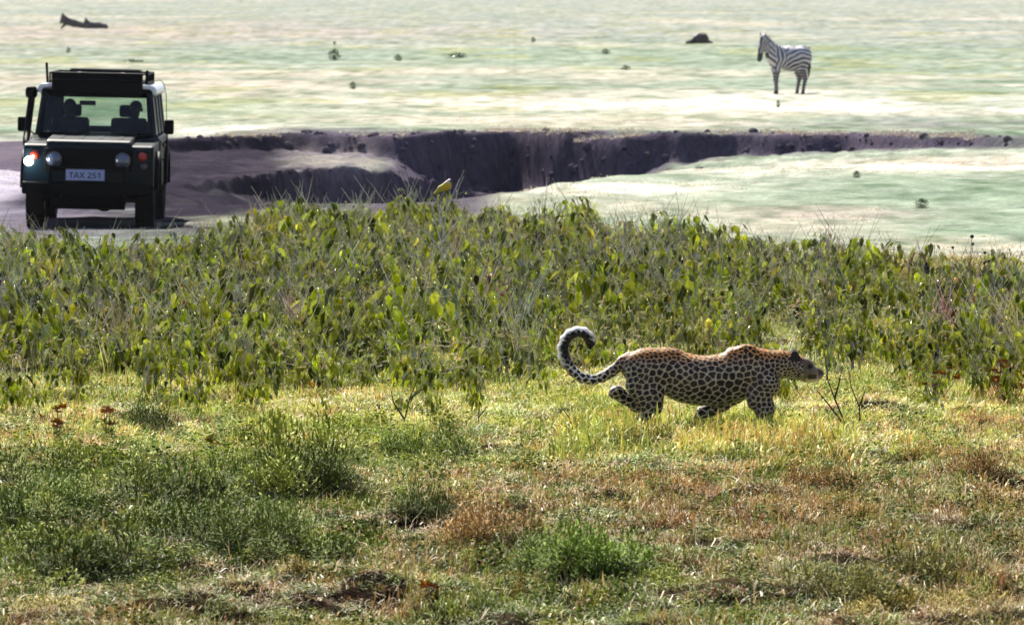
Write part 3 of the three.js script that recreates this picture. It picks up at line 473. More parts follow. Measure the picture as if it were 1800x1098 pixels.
    let black = sst(0.13, 0.25, (d2 - d1) / R) * (d1 < R * 1.2 ? 1 : 0), inner = 0;
    if (s1 && R > 0.029 && u > 560 && u < 1330) inner = sst(0.27, 0.12, d1 / R) * (s1.ring < 0.75 ? 1 : 0);
    if (u > 1570) { black *= 0.6 * sst(1660, 1600, u); base = mix3(base, [0.24, 0.18, 0.12], 0.85); if (v > 374 && u > 1585) { base = [0.66, 0.62, 0.56]; black *= 0.2; } if (u > 1660 && v < 352) base = [0.13, 0.07, 0.06]; if (u > 1600 && u < 1652 && v > 350 && v < 378) base = mix3(base, [0.02, 0.017, 0.016], 0.85); if (Math.hypot(u - 1608, v - 300) < 16) base = [0.04, 0.03, 0.025]; }
    if (u > 1490 && u < 1550 && v < 268 && Math.abs(z) > 0.035) { base = [0.03, 0.026, 0.024]; black = 0; }
    if (isTail) {
      base = mix3(base, [0.9, 0.88, 0.85], sst(420, 240, u));
      const out = [u - 190, v - 225], ol = Math.hypot(...out) || 1, outward = (nx * out[0] - ny * out[1]) / ol, tipw = sst(330, 230, v) * sst(330, 250, u);
      black = Math.max(black * (1 - tipw * sst(0.3, 0.6, outward)), tipw * sst(0.4, 0.1, outward + vn3(x * 30, y * 30, 2) * 0.35) * 0.96);
      if (u > 230 && v > 95 && v < 230) black = Math.max(black, sst(135, 160, v));
    }
    let c = mix3(base, [0.006, 0.005, 0.0055], black);
    if (inner > 0) c = mix3(c, [0.10, 0.055, 0.025], inner * 0.7);
    const h = 0.85 + 0.3 * hash3((x * 900) | 0, (y * 900) | 0, (z * 900) | 0);
    return c.map((t) => t * h);
  });
  const t = thing('leopard', 'spotted leopard walking right through the grass with its tail curled up', 'leopard', [xAt(1240, 40), CAM_Y - (772 - HORIZON) * 40 / F + 0.012, -40]);
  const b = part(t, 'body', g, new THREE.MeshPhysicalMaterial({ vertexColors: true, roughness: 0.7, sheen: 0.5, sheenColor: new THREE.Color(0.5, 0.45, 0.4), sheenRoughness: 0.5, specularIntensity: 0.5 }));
  // short coat lying back along the body
  const cc = g.attributes.color, blade = new Soup(); blade.blade(0, 0, 0, 0, 0.95, 0.015, 0.0016, 0.35, [1, 1, 1], [1, 1, 1]);
  const count = Math.min(60000, P.count), im = new THREE.InstancedMesh(blade.geo(), new THREE.MeshPhysicalMaterial({ vertexColors: true, roughness: 0.5, transmission: 0.35, thickness: 0 }), count), M = new THREE.Matrix4(), X = new THREE.Vector3(), Y = new THREE.Vector3(), Z = new THREE.Vector3();
  for (let q = 0; q < count; q++) {
    const i = order[q]; Y.set(N.getX(i), N.getY(i), N.getZ(i)); X.set(-1, -0.25 + (r() - 0.5) * 0.5, (r() - 0.5) * 0.6).addScaledVector(Y, -X.dot(Y)).normalize(); Z.crossVectors(X, Y).normalize(); X.crossVectors(Y, Z);
    M.makeBasis(X, Y, Z); M.scale(new THREE.Vector3(1, 1, 1).multiplyScalar((0.6 + r() * 0.7) * (P.getX(i) > 1.1 / 1 ? 0.6 : 1))); M.setPosition(P.getX(i), P.getY(i), P.getZ(i)); im.setMatrixAt(q, M); im.setColorAt(q, colr.setRGB(cc.getX(i), cc.getY(i), cc.getZ(i)));
  }
  im.name = 'fur'; im.userData.kind = 'stuff'; im.castShadow = im.receiveShadow = true; b.add(im);
  for (const z of [1, -1]) part(t, 'eye', new THREE.SphereGeometry(0.0095, 14, 10), std([0.25, 0.2, 0.05], { roughness: 0.1, clearcoat: 1 }), Lp(1612, 302, z * 0.038));
  for (const z of [1, -1]) { const s = new Soup(); for (let k = 0; k < 6; k++) { const p = Lp(1648, 350 + k * 3, z * 0.032); s.stick([p, [p[0] + 0.01, p[1] - 0.005 - k * 0.003, p[2] + z * 0.04], [p[0] - 0.01, p[1] - 0.02 - k * 0.006, p[2] + z * 0.075]], 0.0007, 0.0003, [0.7, 0.68, 0.62], 3); } part(t, 'whiskers', s.geo(), woodMat); }
}
leopard();

// ------------------------------------------------------------------ the zebra
function zebra() {
  const k1 = 366, Q = (a, b, z = 0) => [(a - 1220) / k1 * 1.12, (810 - b) / k1, z], prims = [], add = (a, b, ra, c, d, rb, z0 = 0, z1 = z0, zs = 1, k) => prims.push(cap(Q(a, b, z0), ra / k1, Q(c, d, z1), rb / k1, zs, k));
  add(1415, 375, 80, 1385, 400, 100, 0, 0, 0.95); add(1385, 400, 104, 1270, 428, 128, 0, 0, 0.98); add(1270, 428, 128, 1150, 418, 116, 0, 0, 0.95); add(1150, 415, 108, 1070, 400, 88, 0, 0, 0.85);
  add(1060, 360, 96, 990, 285, 70, 0, 0, 0.75); add(985, 275, 64, 955, 220, 50, 0, 0, 0.8);
  add(950, 222, 42, 925, 300, 38, 0, 0, 0.85, 0.05); add(925, 300, 38, 902, 400, 27, 0, 0, 0.85, 0.05); add(902, 400, 27, 896, 436, 26, 0, 0, 0.95, 0.04);
  for (const z of [1, -1]) add(948, 200, 12, 935 + z * 4, 160, 9, z * 0.06, z * 0.11, 0.6, 0.03);
  add(962, 175, 9, 1000, 205, 14, 0, 0, 0.6, 0.02); add(1000, 205, 14, 1075, 295, 10, 0, 0, 0.6, 0.02);
  for (const [z, s] of [[0.11, 0], [-0.11, 46]]) {
    add(1075 + s * 0.4, 440, 66, 1072 + s, 560, 36, z, z, 0.85); add(1072 + s, 560, 36, 1068 + s, 650, 22, z, z, 1, 0.04); add(1068 + s, 650, 22, 1074 + s, 750, 14, z, z, 1, 0.03); add(1074 + s, 750, 16, 1071 + s, 785, 18, z, z, 1, 0.03); add(1071 + s, 785, 17, 1066 + s, 806, 21, z, z, 1, 0.02);
    add(1400, 430, 88, 1375 + s * 0.2, 540, 52, z, z, 0.75); add(1375 + s * 0.2, 540, 50, 1415 - s * 0.3, 640, 27, z, z, 0.95, 0.05); add(1415 - s * 0.3, 640, 24, 1392 - s * 0.3, 750, 16, z, z, 1, 0.03); add(1392 - s * 0.3, 750, 17, 1388 - s * 0.3, 785, 19, z, z, 1, 0.03); add(1388 - s * 0.3, 785, 18, 1383 - s * 0.3, 806, 21, z, z, 1, 0.02);
  }
  add(1480, 320, 18, 1496, 420, 13, 0, 0, 1, 0.04); add(1496, 420, 13, 1488, 520, 20, 0, 0, 1, 0.03); add(1488, 520, 20, 1484, 620, 8, 0, 0, 1, 0.03);
  const g = body(prims, 0.09, 0.014);
  paint(g, (x, y, z, nx, ny) => {
    const u = x / 1.12 * k1 + 1220, v = 810 - y * k1, wob = vn3(x * 6, y * 6, z * 6) * 12, ring = Math.hypot((u - 1340) * 0.95, v - 620) + wob, f = (t, p, duty = 0.5) => sst(duty - 0.16, duty + 0.16, Math.abs(((t / p) % 1 + 1) % 1 * 2 - 1));
    let b = f(ring, 44, mix(0.42, 0.66, sst(360, 520, v)));
    const fore = sst(1190, 1110, u); b = mix(b, f(u + (v - 400) * 0.12 + wob, 40), fore);
    if (u < 1040) b = f((u - 980) * 0.75 + (v - 260) * -0.65 + wob * 0.5, 36);
    if (v > 560) b = f(v + wob * 0.4, 30, 0.62) * 0.42;
    let c = mix3([0.035, 0.033, 0.045], [0.5, 0.48, 0.5], b);
    if (u < 985 && v > 215) { c = mix3([0.05, 0.05, 0.06], [0.5, 0.48, 0.48], f(u + v * 0.2, 22, 0.62)); if (v > 370) c = [0.03, 0.028, 0.028]; }
    if (v > 775 || (u > 1460 && v > 500)) c = [0.025, 0.022, 0.022];
    if (u > 950 && u < 1080 && v < 300 && Math.abs(z) < 0.03) c = mix3(c, [0.05, 0.045, 0.05], 0.6);
    return c;
  });
  const d = 177, x = xAt(1383, d), y = CAM_Y - (165 - HORIZON) * d / F, t = thing('zebra', 'striped zebra standing side-on on the pale plain', 'zebra', [x, Math.min(y, height(x, -d)) - 0.02, -d], 0.62);
  part(t, 'body', g, new THREE.MeshPhysicalMaterial({ vertexColors: true, roughness: 0.65 }));
  for (const z of [1, -1]) part(t, 'eye', new THREE.SphereGeometry(0.022, 10, 8), std([0.02, 0.015, 0.015], { roughness: 0.2 }), Q(925, 268, z * 0.085));
  return [x, d];
}
zebra();

// ------------------------------------------------------------------ far dark animals lying on the plain
function lying(px, py, name, label, cat, group, turn, shape, wide) {
  const d = flatD(py), k = 1, prims = shape.map(([a, ra, b, rb, zs]) => cap(a, ra, b, rb, zs ?? 1)), g = body(prims, 0.12, 0.03);
  paint(g, (x, y, z) => { const n = 0.8 + 0.4 * vn3(x * 5, y * 5, z * 5); return [0.04 * n, 0.032 * n, 0.038 * n]; });
  const x = xAt(px, d), t = thing(name, label, cat, [x, height(x, -d) - 0.03, -d], turn, group);
  part(t, 'body', g, new THREE.MeshStandardMaterial({ vertexColors: true, roughness: 0.8 }));
  return t;
}
// horned heads and folded legs, low on the ground
const horns = (x, y, s) => [[[x, y, 0.05], 0.035, [x - 0.05 * s, y + 0.08, 0.22], 0.03], [[x - 0.05 * s, y + 0.08, 0.22], 0.03, [x - 0.02 * s, y + 0.24, 0.2], 0.015], [[x, y, -0.05], 0.035, [x - 0.05 * s, y + 0.08, -0.22], 0.03], [[x - 0.05 * s, y + 0.08, -0.22], 0.03, [x - 0.02 * s, y + 0.24, -0.2], 0.015]];
lying(128, 50, 'wildebeest', 'dark grazing animal with raised shoulder, left one of the far pair', 'wildebeest', 'far dark animals', 0.2, [[[-0.55, 0.62, 0], 0.3, [0.1, 0.45, 0], 0.28], [[0.1, 0.45, 0], 0.28, [0.75, 0.3, 0], 0.22], [[-0.7, 0.95, 0], 0.16, [-0.5, 0.7, 0], 0.24], [[-0.78, 0.95, 0], 0.13, [-0.95, 0.5, 0], 0.09], [[-0.62, 0.4, 0.15], 0.1, [-0.95, 0.05, 0.18], 0.06], [[-0.5, 0.4, -0.15], 0.1, [-0.9, 0.05, -0.18], 0.06], [[0.6, 0.25, 0.18], 0.13, [0.95, 0.08, 0.2], 0.07], [[0.75, 0.3, 0], 0.15, [1.05, 0.12, 0], 0.04], ...horns(-0.75, 1.05, 1)]);
lying(168, 50, 'wildebeest', 'dark animal lying flat on the grass, right one of the far pair', 'wildebeest', 'far dark animals', -0.1, [[[-0.5, 0.3, 0], 0.27, [0.2, 0.27, 0], 0.25], [[0.2, 0.27, 0], 0.25, [0.75, 0.22, 0], 0.19], [[-0.55, 0.45, 0], 0.16, [-0.72, 0.62, 0], 0.12], [[-0.72, 0.62, 0], 0.12, [-0.9, 0.4, 0], 0.08], [[-0.4, 0.12, 0.2], 0.1, [-0.75, 0.07, 0.22], 0.06], [[0.5, 0.12, 0.2], 0.11, [0.85, 0.07, 0.22], 0.06], [[0.75, 0.2, 0], 0.12, [1.0, 0.08, 0], 0.04], ...horns(-0.72, 0.68, 1)]);
lying(1230, 76, 'wildebeest', 'lone dark animal lying down to the left of the zebra', 'wildebeest', null, 2.5, [[[-0.3, 0.26, 0], 0.26, [0.2, 0.22, 0], 0.24], [[0.2, 0.22, 0], 0.24, [0.45, 0.14, 0], 0.16], [[-0.25, 0.36, 0], 0.24, [-0.05, 0.44, 0], 0.2], [[-0.2, 0.5, 0], 0.12, [-0.4, 0.36, 0], 0.09], [[-0.3, 0.14, 0.25], 0.12, [-0.65, 0.08, 0.26], 0.07], [[0.4, 0.14, -0.24], 0.12, [0.7, 0.08, -0.28], 0.07]]);
// ------------------------------------------------------------------ the safari vehicle, coming towards the camera; its front is at +z
const JX = -5.71, JD = 84.2, jeepY = CAM_Y - (404 - HORIZON) * 82 / F;
const bx = (w, h, d, r = 0.012, seg = 2) => new RoundedBoxGeometry(w, h, d, seg, Math.min(r, w / 2.2, h / 2.2, d / 2.2));
const paintwork = std([0.0015, 0.005, 0.008], { roughness: 0.35, specularIntensity: 0.15, clearcoat: 0.1, clearcoatRoughness: 0.08 }), blackM = std([0.002, 0.002, 0.0025], { roughness: 0.5, specularIntensity: 0.07 }), rubber = std([0.005, 0.0045, 0.0045], { roughness: 0.9, specularIntensity: 0.2 }), roofWhite = std([0.62, 0.66, 0.68], { roughness: 0.28, clearcoat: 0.7, clearcoatRoughness: 0.1 }), steel = std([0.12, 0.12, 0.125], { metalness: 1, roughness: 0.4 }), cloth = std([0.005, 0.005, 0.007], { roughness: 0.95, specularIntensity: 0.2 });
const glassM = new THREE.MeshPhysicalMaterial({ color: new THREE.Color().setRGB(0.8, 0.86, 0.84), roughness: 0.03, transmission: 1, thickness: 0, ior: 1.5, specularIntensity: 0.35 });
function tubeGeo(pts, r, seg = 24) { return new THREE.TubeGeometry(new THREE.CatmullRomCurve3(pts.map((p) => new THREE.Vector3(...p))), seg, r, 8); }
function bar(a, b, w, h) { const A = new THREE.Vector3(...a), B = new THREE.Vector3(...b), L = A.distanceTo(B), g = bx(w, h, L, 0.012); g.applyQuaternion(new THREE.Quaternion().setFromUnitVectors(new THREE.Vector3(0, 0, 1), B.clone().sub(A).normalize())); g.translate((a[0] + b[0]) / 2, (a[1] + b[1]) / 2, (a[2] + b[2]) / 2); return g; }
function pane(a, b, c, d, t = 0.005) {     // a four-cornered sheet of glass with thickness
  const P = [a, b, c, d].map((p) => new THREE.Vector3(...p)), n = P[1].clone().sub(P[0]).cross(P[3].clone().sub(P[0])).normalize().multiplyScalar(t), g = new THREE.BufferGeometry(), v = [...P, ...P.map((p) => p.clone().sub(n))].flatMap((p) => p.toArray());
  g.setAttribute('position', new THREE.Float32BufferAttribute(v, 3)); g.setIndex([0, 1, 2, 0, 2, 3, 5, 4, 7, 5, 7, 6, 0, 4, 5, 0, 5, 1, 1, 5, 6, 1, 6, 2, 2, 6, 7, 2, 7, 3, 3, 7, 4, 3, 4, 0]);
  const q = g.toNonIndexed(); q.computeVertexNormals(); return q;
}
function sheet(a, b, c, d) { const g = new THREE.BufferGeometry(); g.setAttribute('position', new THREE.Float32BufferAttribute([a, b, c, d].flat(), 3)); g.setIndex([0, 1, 2, 0, 2, 3]); g.computeVertexNormals(); return g; }
function vehicle() {
  const t = thing('safari_vehicle', 'dark green four-wheel-drive safari vehicle facing the camera on the dusty track', 'safari vehicle', [JX, jeepY, -JD], 0.01);
  t.rotation.z = -0.022;
  // lower body: side outline with wheel arches
  const s = new THREE.Shape(); s.moveTo(-2.12, 0.55); s.lineTo(-1.72, 0.55); s.absarc(-1.3, 0.52, 0.45, Math.PI - 0.07, 0.07, true); s.lineTo(0.85, 0.55); s.absarc(1.3, 0.52, 0.45, Math.PI - 0.07, 0.07, true); s.lineTo(2.0, 0.62); s.lineTo(2.02, 1.06); s.quadraticCurveTo(2.0, 1.11, 1.94, 1.115); s.lineTo(0.62, 1.15); s.lineTo(0.55, 1.2); s.lineTo(-2.12, 1.2); s.closePath();
  const eg = new THREE.ExtrudeGeometry(s, { depth: 1.68, bevelEnabled: true, bevelThickness: 0.03, bevelSize: 0.02, bevelSegments: 3, curveSegments: 20 }); eg.rotateY(-Math.PI / 2); eg.translate(0.84, 0, 0);
  part(t, 'body', eg, paintwork);
  const bonnet = new THREE.Shape(); bonnet.moveTo(0.56, 1.19); bonnet.lineTo(0.56, 1.235); bonnet.lineTo(1.9, 1.185); bonnet.quadraticCurveTo(1.985, 1.175, 1.99, 1.115); bonnet.lineTo(1.95, 1.10); bonnet.lineTo(0.62, 1.13);
  const bg = new THREE.ExtrudeGeometry(bonnet, { depth: 1.08, bevelEnabled: true, bevelThickness: 0.03, bevelSize: 0.012, bevelSegments: 3 }); bg.rotateY(-Math.PI / 2); bg.translate(0.54, 0, 0); part(t, 'bonnet', bg, paintwork);
  for (const x of [-0.4, -0.13, 0.13, 0.4]) part(t, 'bonnet_rib', bx(0.05, 0.014, 1.1, 0.006), paintwork, [x, 1.222, 1.2], [0.037, 0, 0]);
  // front: panel, grille slats, lamps, plate, bumper
  const gp = part(t, 'front_panel', bx(1.18, 0.3, 0.03), blackM, [0, 0.93, 2.05]);
  for (let k = 0; k < 6; k++) part(gp, 'slat', bx(0.62, 0.018, 0.02, 0.006), blackM, [0, -0.105 + k * 0.042, 0.022]);
  for (const [x, y] of [[-0.46, 0.935], [0.46, 0.935]]) {
    const h = part(t, 'headlight', new THREE.LatheGeometry([[0, -0.02], [0.07, -0.018], [0.098, 0], [0.105, 0.02], [0.1, 0.03], [0.09, 0.026]].map((p) => new THREE.Vector2(...p)), 28), steel, [x, y, 2.07], [Math.PI / 2, 0, 0]);
    part(h, 'lens', new THREE.SphereGeometry(0.12, 24, 10, 0, Math.PI * 2, 0, 0.82).translate(0, -0.055, 0), std([0.07, 0.085, 0.13], { roughness: 0.15, metalness: 0.3, clearcoat: 1 }));
  }
  const dome = (r) => new THREE.SphereGeometry(r, 18, 10, 0, Math.PI * 2, 0, Math.PI / 2).rotateX(Math.PI / 2);
  for (const x of [-0.72, 0.72]) part(t, 'indicator_lamp', dome(0.062), std([0.42, 0.03, 0.012], { roughness: 0.25, transmission: 0.25, thickness: 0 }), [x, 0.99, 2.035]);
  part(t, 'side_lamp', dome(0.055), std([0.03, 0.03, 0.035], { roughness: 0.2 }), [0.74, 0.86, 2.035]);
  const lit = part(t, 'side_lamp', dome(0.062), new THREE.MeshStandardMaterial({ color: 0xffffff, emissive: new THREE.Color(0.85, 1, 1), emissiveIntensity: 5 }), [-0.8, 0.9, 2.035]);
  const pl1 = new THREE.PointLight(new THREE.Color(0.9, 1, 1), 0.5); pl1.position.set(-0.8, 0.9, 2.16); pl1.shadow.radius = 3; pl1.castShadow = true; t.add(pl1);
  const cv = document.createElement('canvas'); cv.width = 256; cv.height = 76; const cx = cv.getContext('2d'); cx.fillStyle = '#8793b8'; cx.fillRect(0, 0, 256, 76); cx.fillStyle = '#1b2130'; cx.font = 'bold 60px sans-serif'; cx.textAlign = 'center'; cx.textBaseline = 'middle'; cx.fillText('TAX 251', 128, 41, 244);
  const pt = new THREE.CanvasTexture(cv); pt.colorSpace = THREE.SRGBColorSpace;
  const plate = part(t, 'number_plate', bx(0.52, 0.15, 0.012, 0.004), std([0.2, 0.22, 0.3]), [-0.03, 0.735, 2.21]); part(plate, 'lettering', new THREE.PlaneGeometry(0.5, 0.135), new THREE.MeshStandardMaterial({ map: pt, roughness: 0.5 }), [0, 0, 0.0085]);
  part(t, 'bumper', bx(1.76, 0.17, 0.14, 0.03), blackM, [0, 0.55, 2.12]);
  part(t, 'bull_bar', mergeGeometries([bx(0.05, 0.36, 0.05), bx(0.05, 0.36, 0.05).translate(1.0, 0, 0), bx(1.05, 0.045, 0.05).translate(0.5, 0.17, 0)]), blackM, [-0.5, 0.66, 2.17]);
  part(t, 'skid_plate', bx(1.0, 0.02, 0.7), blackM, [0, 0.4, 1.75], [0.35, 0, 0]);
  part(t, 'axle', new THREE.CylinderGeometry(0.055, 0.055, 1.4, 14).rotateZ(Math.PI / 2), blackM, [0, 0.4, 1.3]); part(t, 'differential', new THREE.SphereGeometry(0.16, 16, 12), blackM, [0.18, 0.38, 1.3]);
  part(t, 'axle', new THREE.CylinderGeometry(0.06, 0.06, 1.4, 14).rotateZ(Math.PI / 2), blackM, [0, 0.4, -1.3]); part(t, 'differential', new THREE.SphereGeometry(0.16, 16, 12), blackM, [0.18, 0.38, -1.3]);
  part(t, 'chassis', mergeGeometries([bx(0.1, 0.14, 4.0).translate(-0.42, 0, 0), bx(0.1, 0.14, 4.0).translate(0.42, 0, 0), bx(1.3, 0.12, 0.3).translate(0, 0.02, 0), bx(0.9, 0.14, 0.8).translate(0, -0.04, -0.6)]), blackM, [0, 0.49, 0]);
  for (const x of [-0.72, 0.72]) part(t, 'mud_flap', bx(0.3, 0.34, 0.012, 0.004), rubber, [x, 0.4, 0.82]);
  // wheels
  const tyreG = new THREE.LatheGeometry([[0.22, -0.11], [0.34, -0.125], [0.385, -0.11], [0.4, -0.07], [0.4, 0.07], [0.385, 0.11], [0.34, 0.125], [0.22, 0.11]].map((p) => new THREE.Vector2(...p)), 40).rotateZ(Math.PI / 2), rimG = new THREE.LatheGeometry([[0, -0.02], [0.09, -0.03], [0.1, 0.02], [0.16, 0.0], [0.2, 0.03], [0.225, 0.1], [0.225, -0.1], [0.17, -0.08], [0.02, -0.06]].map((p) => new THREE.Vector2(...p)), 28).rotateZ(Math.PI / 2), lug = bx(0.12, 0.022, 0.05, 0.006, 1);
  const treads = []; for (let k = 0; k < 34; k++) for (const q of [-1, 1]) { const g = lug.clone(); g.rotateY(q * 0.35); g.translate(q * 0.058, 0.405, 0); g.rotateX((k + (q > 0 ? 0.5 : 0)) / 34 * Math.PI * 2); treads.push(g); }
  const treadG = mergeGeometries(treads);
  for (const [x, z] of [[-0.735, 1.3], [0.735, 1.3], [-0.75, -1.3], [0.75, -1.3]]) { const w = part(t, 'wheel', rimG, steel, [x, 0.405, z]); if (x > 0) w.rotation.z = Math.PI; part(w, 'tyre', tyreG, rubber); part(w, 'tread', treadG, rubber); }
  for (const x of [-0.885, 0.885]) { const sh = new THREE.Shape(); sh.absarc(0, 0, 0.52, 0.05, Math.PI - 0.05, false); sh.absarc(0, 0, 0.455, Math.PI - 0.05, 0.05, true); for (const z of [1.3, -1.3]) { const g = new THREE.ExtrudeGeometry(sh, { depth: 0.07, bevelEnabled: true, bevelSize: 0.008, bevelThickness: 0.008, bevelSegments: 2 }); g.rotateY(Math.PI / 2); g.translate(-0.035, 0, 0); part(t, 'wheel_arch', g, blackM, [x, 0.52, z]); } }
  // cabin: pillars, doors, roof, glass
  const belt = 1.2, wb = 0.83, wt = 0.745, top = 1.79;
  const X = (y) => mix(wb, wt, (y - belt) / (top - belt));
  for (const q of [-1, 1]) {
    part(t, 'windscreen_pillar', bar([q * 0.76, 1.2, 0.53], [q * 0.7, 1.8, 0.27], 0.07, 0.06), paintwork);
    part(t, 'windscreen_pillar', bar([q * 0.81, 1.2, 0.42], [q * 0.735, 1.8, 0.2], 0.05, 0.12), paintwork);
    for (const z of [-0.55, -1.35, -2.08]) part(t, 'pillar', bar([q * (wb - 0.02), 1.19, z], [q * (wt - 0.01), 1.81, z], 0.05, 0.09), paintwork);
    const dr = part(t, 'door', bx(0.03, 0.6, 0.92, 0.012), paintwork, [q * 0.873, 0.88, 0.0]); part(dr, 'handle', bx(0.025, 0.03, 0.13, 0.008), blackM, [q * 0.024, 0.2, -0.36]);
    part(t, 'waist_rail', bx(0.04, 0.06, 2.66), paintwork, [q * 0.835, 1.215, -0.8]);
    for (const [z0, z1, o] of [[0.36, -0.5, 0.17], [-0.6, -1.3, 0], [-1.4, -2.03, 0]]) part(t, 'side_window', pane([q * (wb - 0.015), 1.25, z0], [q * (wb - 0.015), 1.25, z1], [q * (wt + 0.005), 1.77, z1], [q * (wt + 0.005), 1.77, z0 - o]), glassM);
    part(t, 'roof_rail', bx(0.06, 0.08, 2.34), paintwork, [q * 0.745, 1.8, -0.93]);
    // mirrors
    const m = part(t, 'mirror', bx(0.13, 0.2, 0.07, 0.03), blackM, [q * 1.0, 1.36, 0.5]); part(m, 'arm', bar([-q * 0.06, -0.06, 0], [-q * 0.2, -0.16, -0.06], 0.02, 0.02), blackM); part(m, 'mirror_glass', bx(0.11, 0.17, 0.006, 0.002), std([0.5, 0.52, 0.55], { metalness: 1, roughness: 0.06 }), [0, 0, -0.036]);
  }
  part(t, 'windscreen', pane([-0.71, 1.25, 0.525], [0.71, 1.25, 0.525], [0.66, 1.76, 0.3], [-0.66, 1.76, 0.3]), glassM);
  part(t, 'windscreen_frame', mergeGeometries([bar([-0.76, 1.225, 0.55], [0.76, 1.225, 0.55], 0.06, 0.07), bar([-0.71, 1.79, 0.27], [0.71, 1.79, 0.27], 0.06, 0.1)]), blackM);
  for (const q of [-0.28, 0.34]) part(t, 'wiper', bar([q, 1.245, 0.575], [q + 0.34, 1.33, 0.545], 0.012, 0.014), blackM);
  part(t, 'rear_panel', mergeGeometries([bx(1.6, 0.1, 0.05).translate(0, 1.25, -2.1), bx(1.5, 0.1, 0.05).translate(0, 1.78, -2.1), bx(0.16, 0.5, 0.05).translate(-0.68, 1.5, -2.1), bx(0.16, 0.5, 0.05).translate(0.68, 1.5, -2.1)]), paintwork);
  part(t, 'rear_window', pane([-0.6, 1.3, -2.11], [0.6, 1.3, -2.11], [0.6, 1.73, -2.11], [-0.6, 1.73, -2.11]), glassM);
  const rs = new THREE.Shape(); rs.moveTo(-0.8, 1.8); rs.quadraticCurveTo(-0.815, 1.86, -0.76, 1.9); rs.quadraticCurveTo(0, 1.965, 0.76, 1.9); rs.quadraticCurveTo(0.815, 1.86, 0.8, 1.8); rs.lineTo(0.77, 1.8); rs.quadraticCurveTo(0.77, 1.85, 0.72, 1.87); rs.quadraticCurveTo(0, 1.93, -0.72, 1.87); rs.quadraticCurveTo(-0.77, 1.85, -0.77, 1.8);
  const rg = new THREE.ExtrudeGeometry(rs, { depth: 2.42, bevelEnabled: true, bevelThickness: 0.02, bevelSize: 0.012, bevelSegments: 2, curveSegments: 14 }); rg.translate(0, 0, -2.1); part(t, 'roof', rg, roofWhite);
  // inside
  part(t, 'dashboard', bx(1.46, 0.16, 0.36, 0.05), blackM, [0, 1.17, 0.34]);
  for (const x of [-0.4, 0.4]) { const st = part(t, 'seat', bx(0.5, 0.14, 0.5, 0.05), cloth, [x, 0.82, -0.25]); part(st, 'backrest', bx(0.5, 0.62, 0.13, 0.05), cloth, [0, 0.32, -0.28], [-0.15, 0, 0]); part(st, 'headrest', bx(0.28, 0.17, 0.09, 0.04), cloth, [0, 0.72, -0.34]); }
  part(t, 'rear_seat', mergeGeometries([bx(1.4, 0.14, 0.45, 0.05), bx(1.4, 0.42, 0.12, 0.05).translate(0, 0.22, -0.25)]), cloth, [0, 0.82, -1.35]);
  part(t, 'floor', bx(1.6, 0.04, 2.6), blackM, [0, 0.62, -0.8]);
  part(t, 'steering_wheel', new THREE.TorusGeometry(0.19, 0.016, 8, 28), blackM, [-0.4, 1.16, 0.12], [-0.5, 0, 0]);
  part(t, 'rear_view_mirror', bx(0.22, 0.065, 0.03, 0.015), blackM, [-0.13, 1.66, 0.26]);
  // snorkel, rack, aerial
  part(t, 'snorkel', tubeGeo([[-0.85, 1.0, 0.98], [-0.91, 1.1, 0.9], [-0.92, 1.25, 0.66], [-0.905, 1.5, 0.5], [-0.89, 1.7, 0.38], [-0.89, 1.77, 0.33]], 0.05), blackM); part(t, 'snorkel_head', bx(0.16, 0.17, 0.22, 0.06), blackM, [-0.895, 1.79, 0.33]);
  const rk = [], rx = 0.66; for (const y of [1.94, 2.06]) { rk.push(bar([-rx, y, 0.1], [rx, y, 0.1], 0.028, 0.028), bar([-rx, y, -1.9], [rx, y, -1.9], 0.028, 0.028), bar([-rx, y, 0.1], [-rx, y, -1.9], 0.028, 0.028), bar([rx, y, 0.1], [rx, y, -1.9], 0.028, 0.028)); } for (const z of [0.1, -0.4, -0.9, -1.4, -1.9]) { for (const x of [-rx, rx]) rk.push(bar([x, 1.86, z], [x, 2.06, z], 0.026, 0.026)); rk.push(bar([-rx, 1.945, z], [rx, 1.945, z], 0.02, 0.03)); }
  for (const x of [-0.3, 0, 0.3]) rk.push(bar([x, 1.94, 0.1], [x, 2.06, 0.1], 0.02, 0.02));
  part(t, 'roof_rack', mergeGeometries(rk), blackM);
  part(t, 'rack_panel', bx(1.24, 0.15, 0.012, 0.005), blackM, [0, 2.0, 0.3], [-0.12, 0, 0]); part(t, 'visor', bx(1.24, 0.2, 0.14, 0.03), blackM, [0, 1.88, 0.32]);
  part(t, 'post', bar([-0.69, 1.92, 0.12], [-0.71, 2.2, 0.12], 0.035, 0.03), blackM); part(t, 'post', bar([0.66, 1.92, 0.12], [0.67, 2.12, 0.12], 0.04, 0.035), blackM);
  part(t, 'aerial', tubeGeo([[0.72, 1.96, 0.1], [0.86, 1.98, 0.08], [0.92, 1.85, 0.06], [0.94, 1.55, 0.05], [0.955, 1.2, 0.05]], 0.005, 40), blackM);
  part(t, 'side_rod', mergeGeometries([bar([0.955, 0.72, 0.1], [0.955, 1.2, 0.1], 0.03, 0.03), bar([0.89, 1.1, 0.1], [0.955, 1.17, 0.1], 0.02, 0.02), bar([0.89, 0.9, 0.1], [0.955, 0.9, 0.1], 0.02, 0.02)]), blackM);
  scene.updateMatrixWorld(true);
  return t;
}
const car = vehicle();
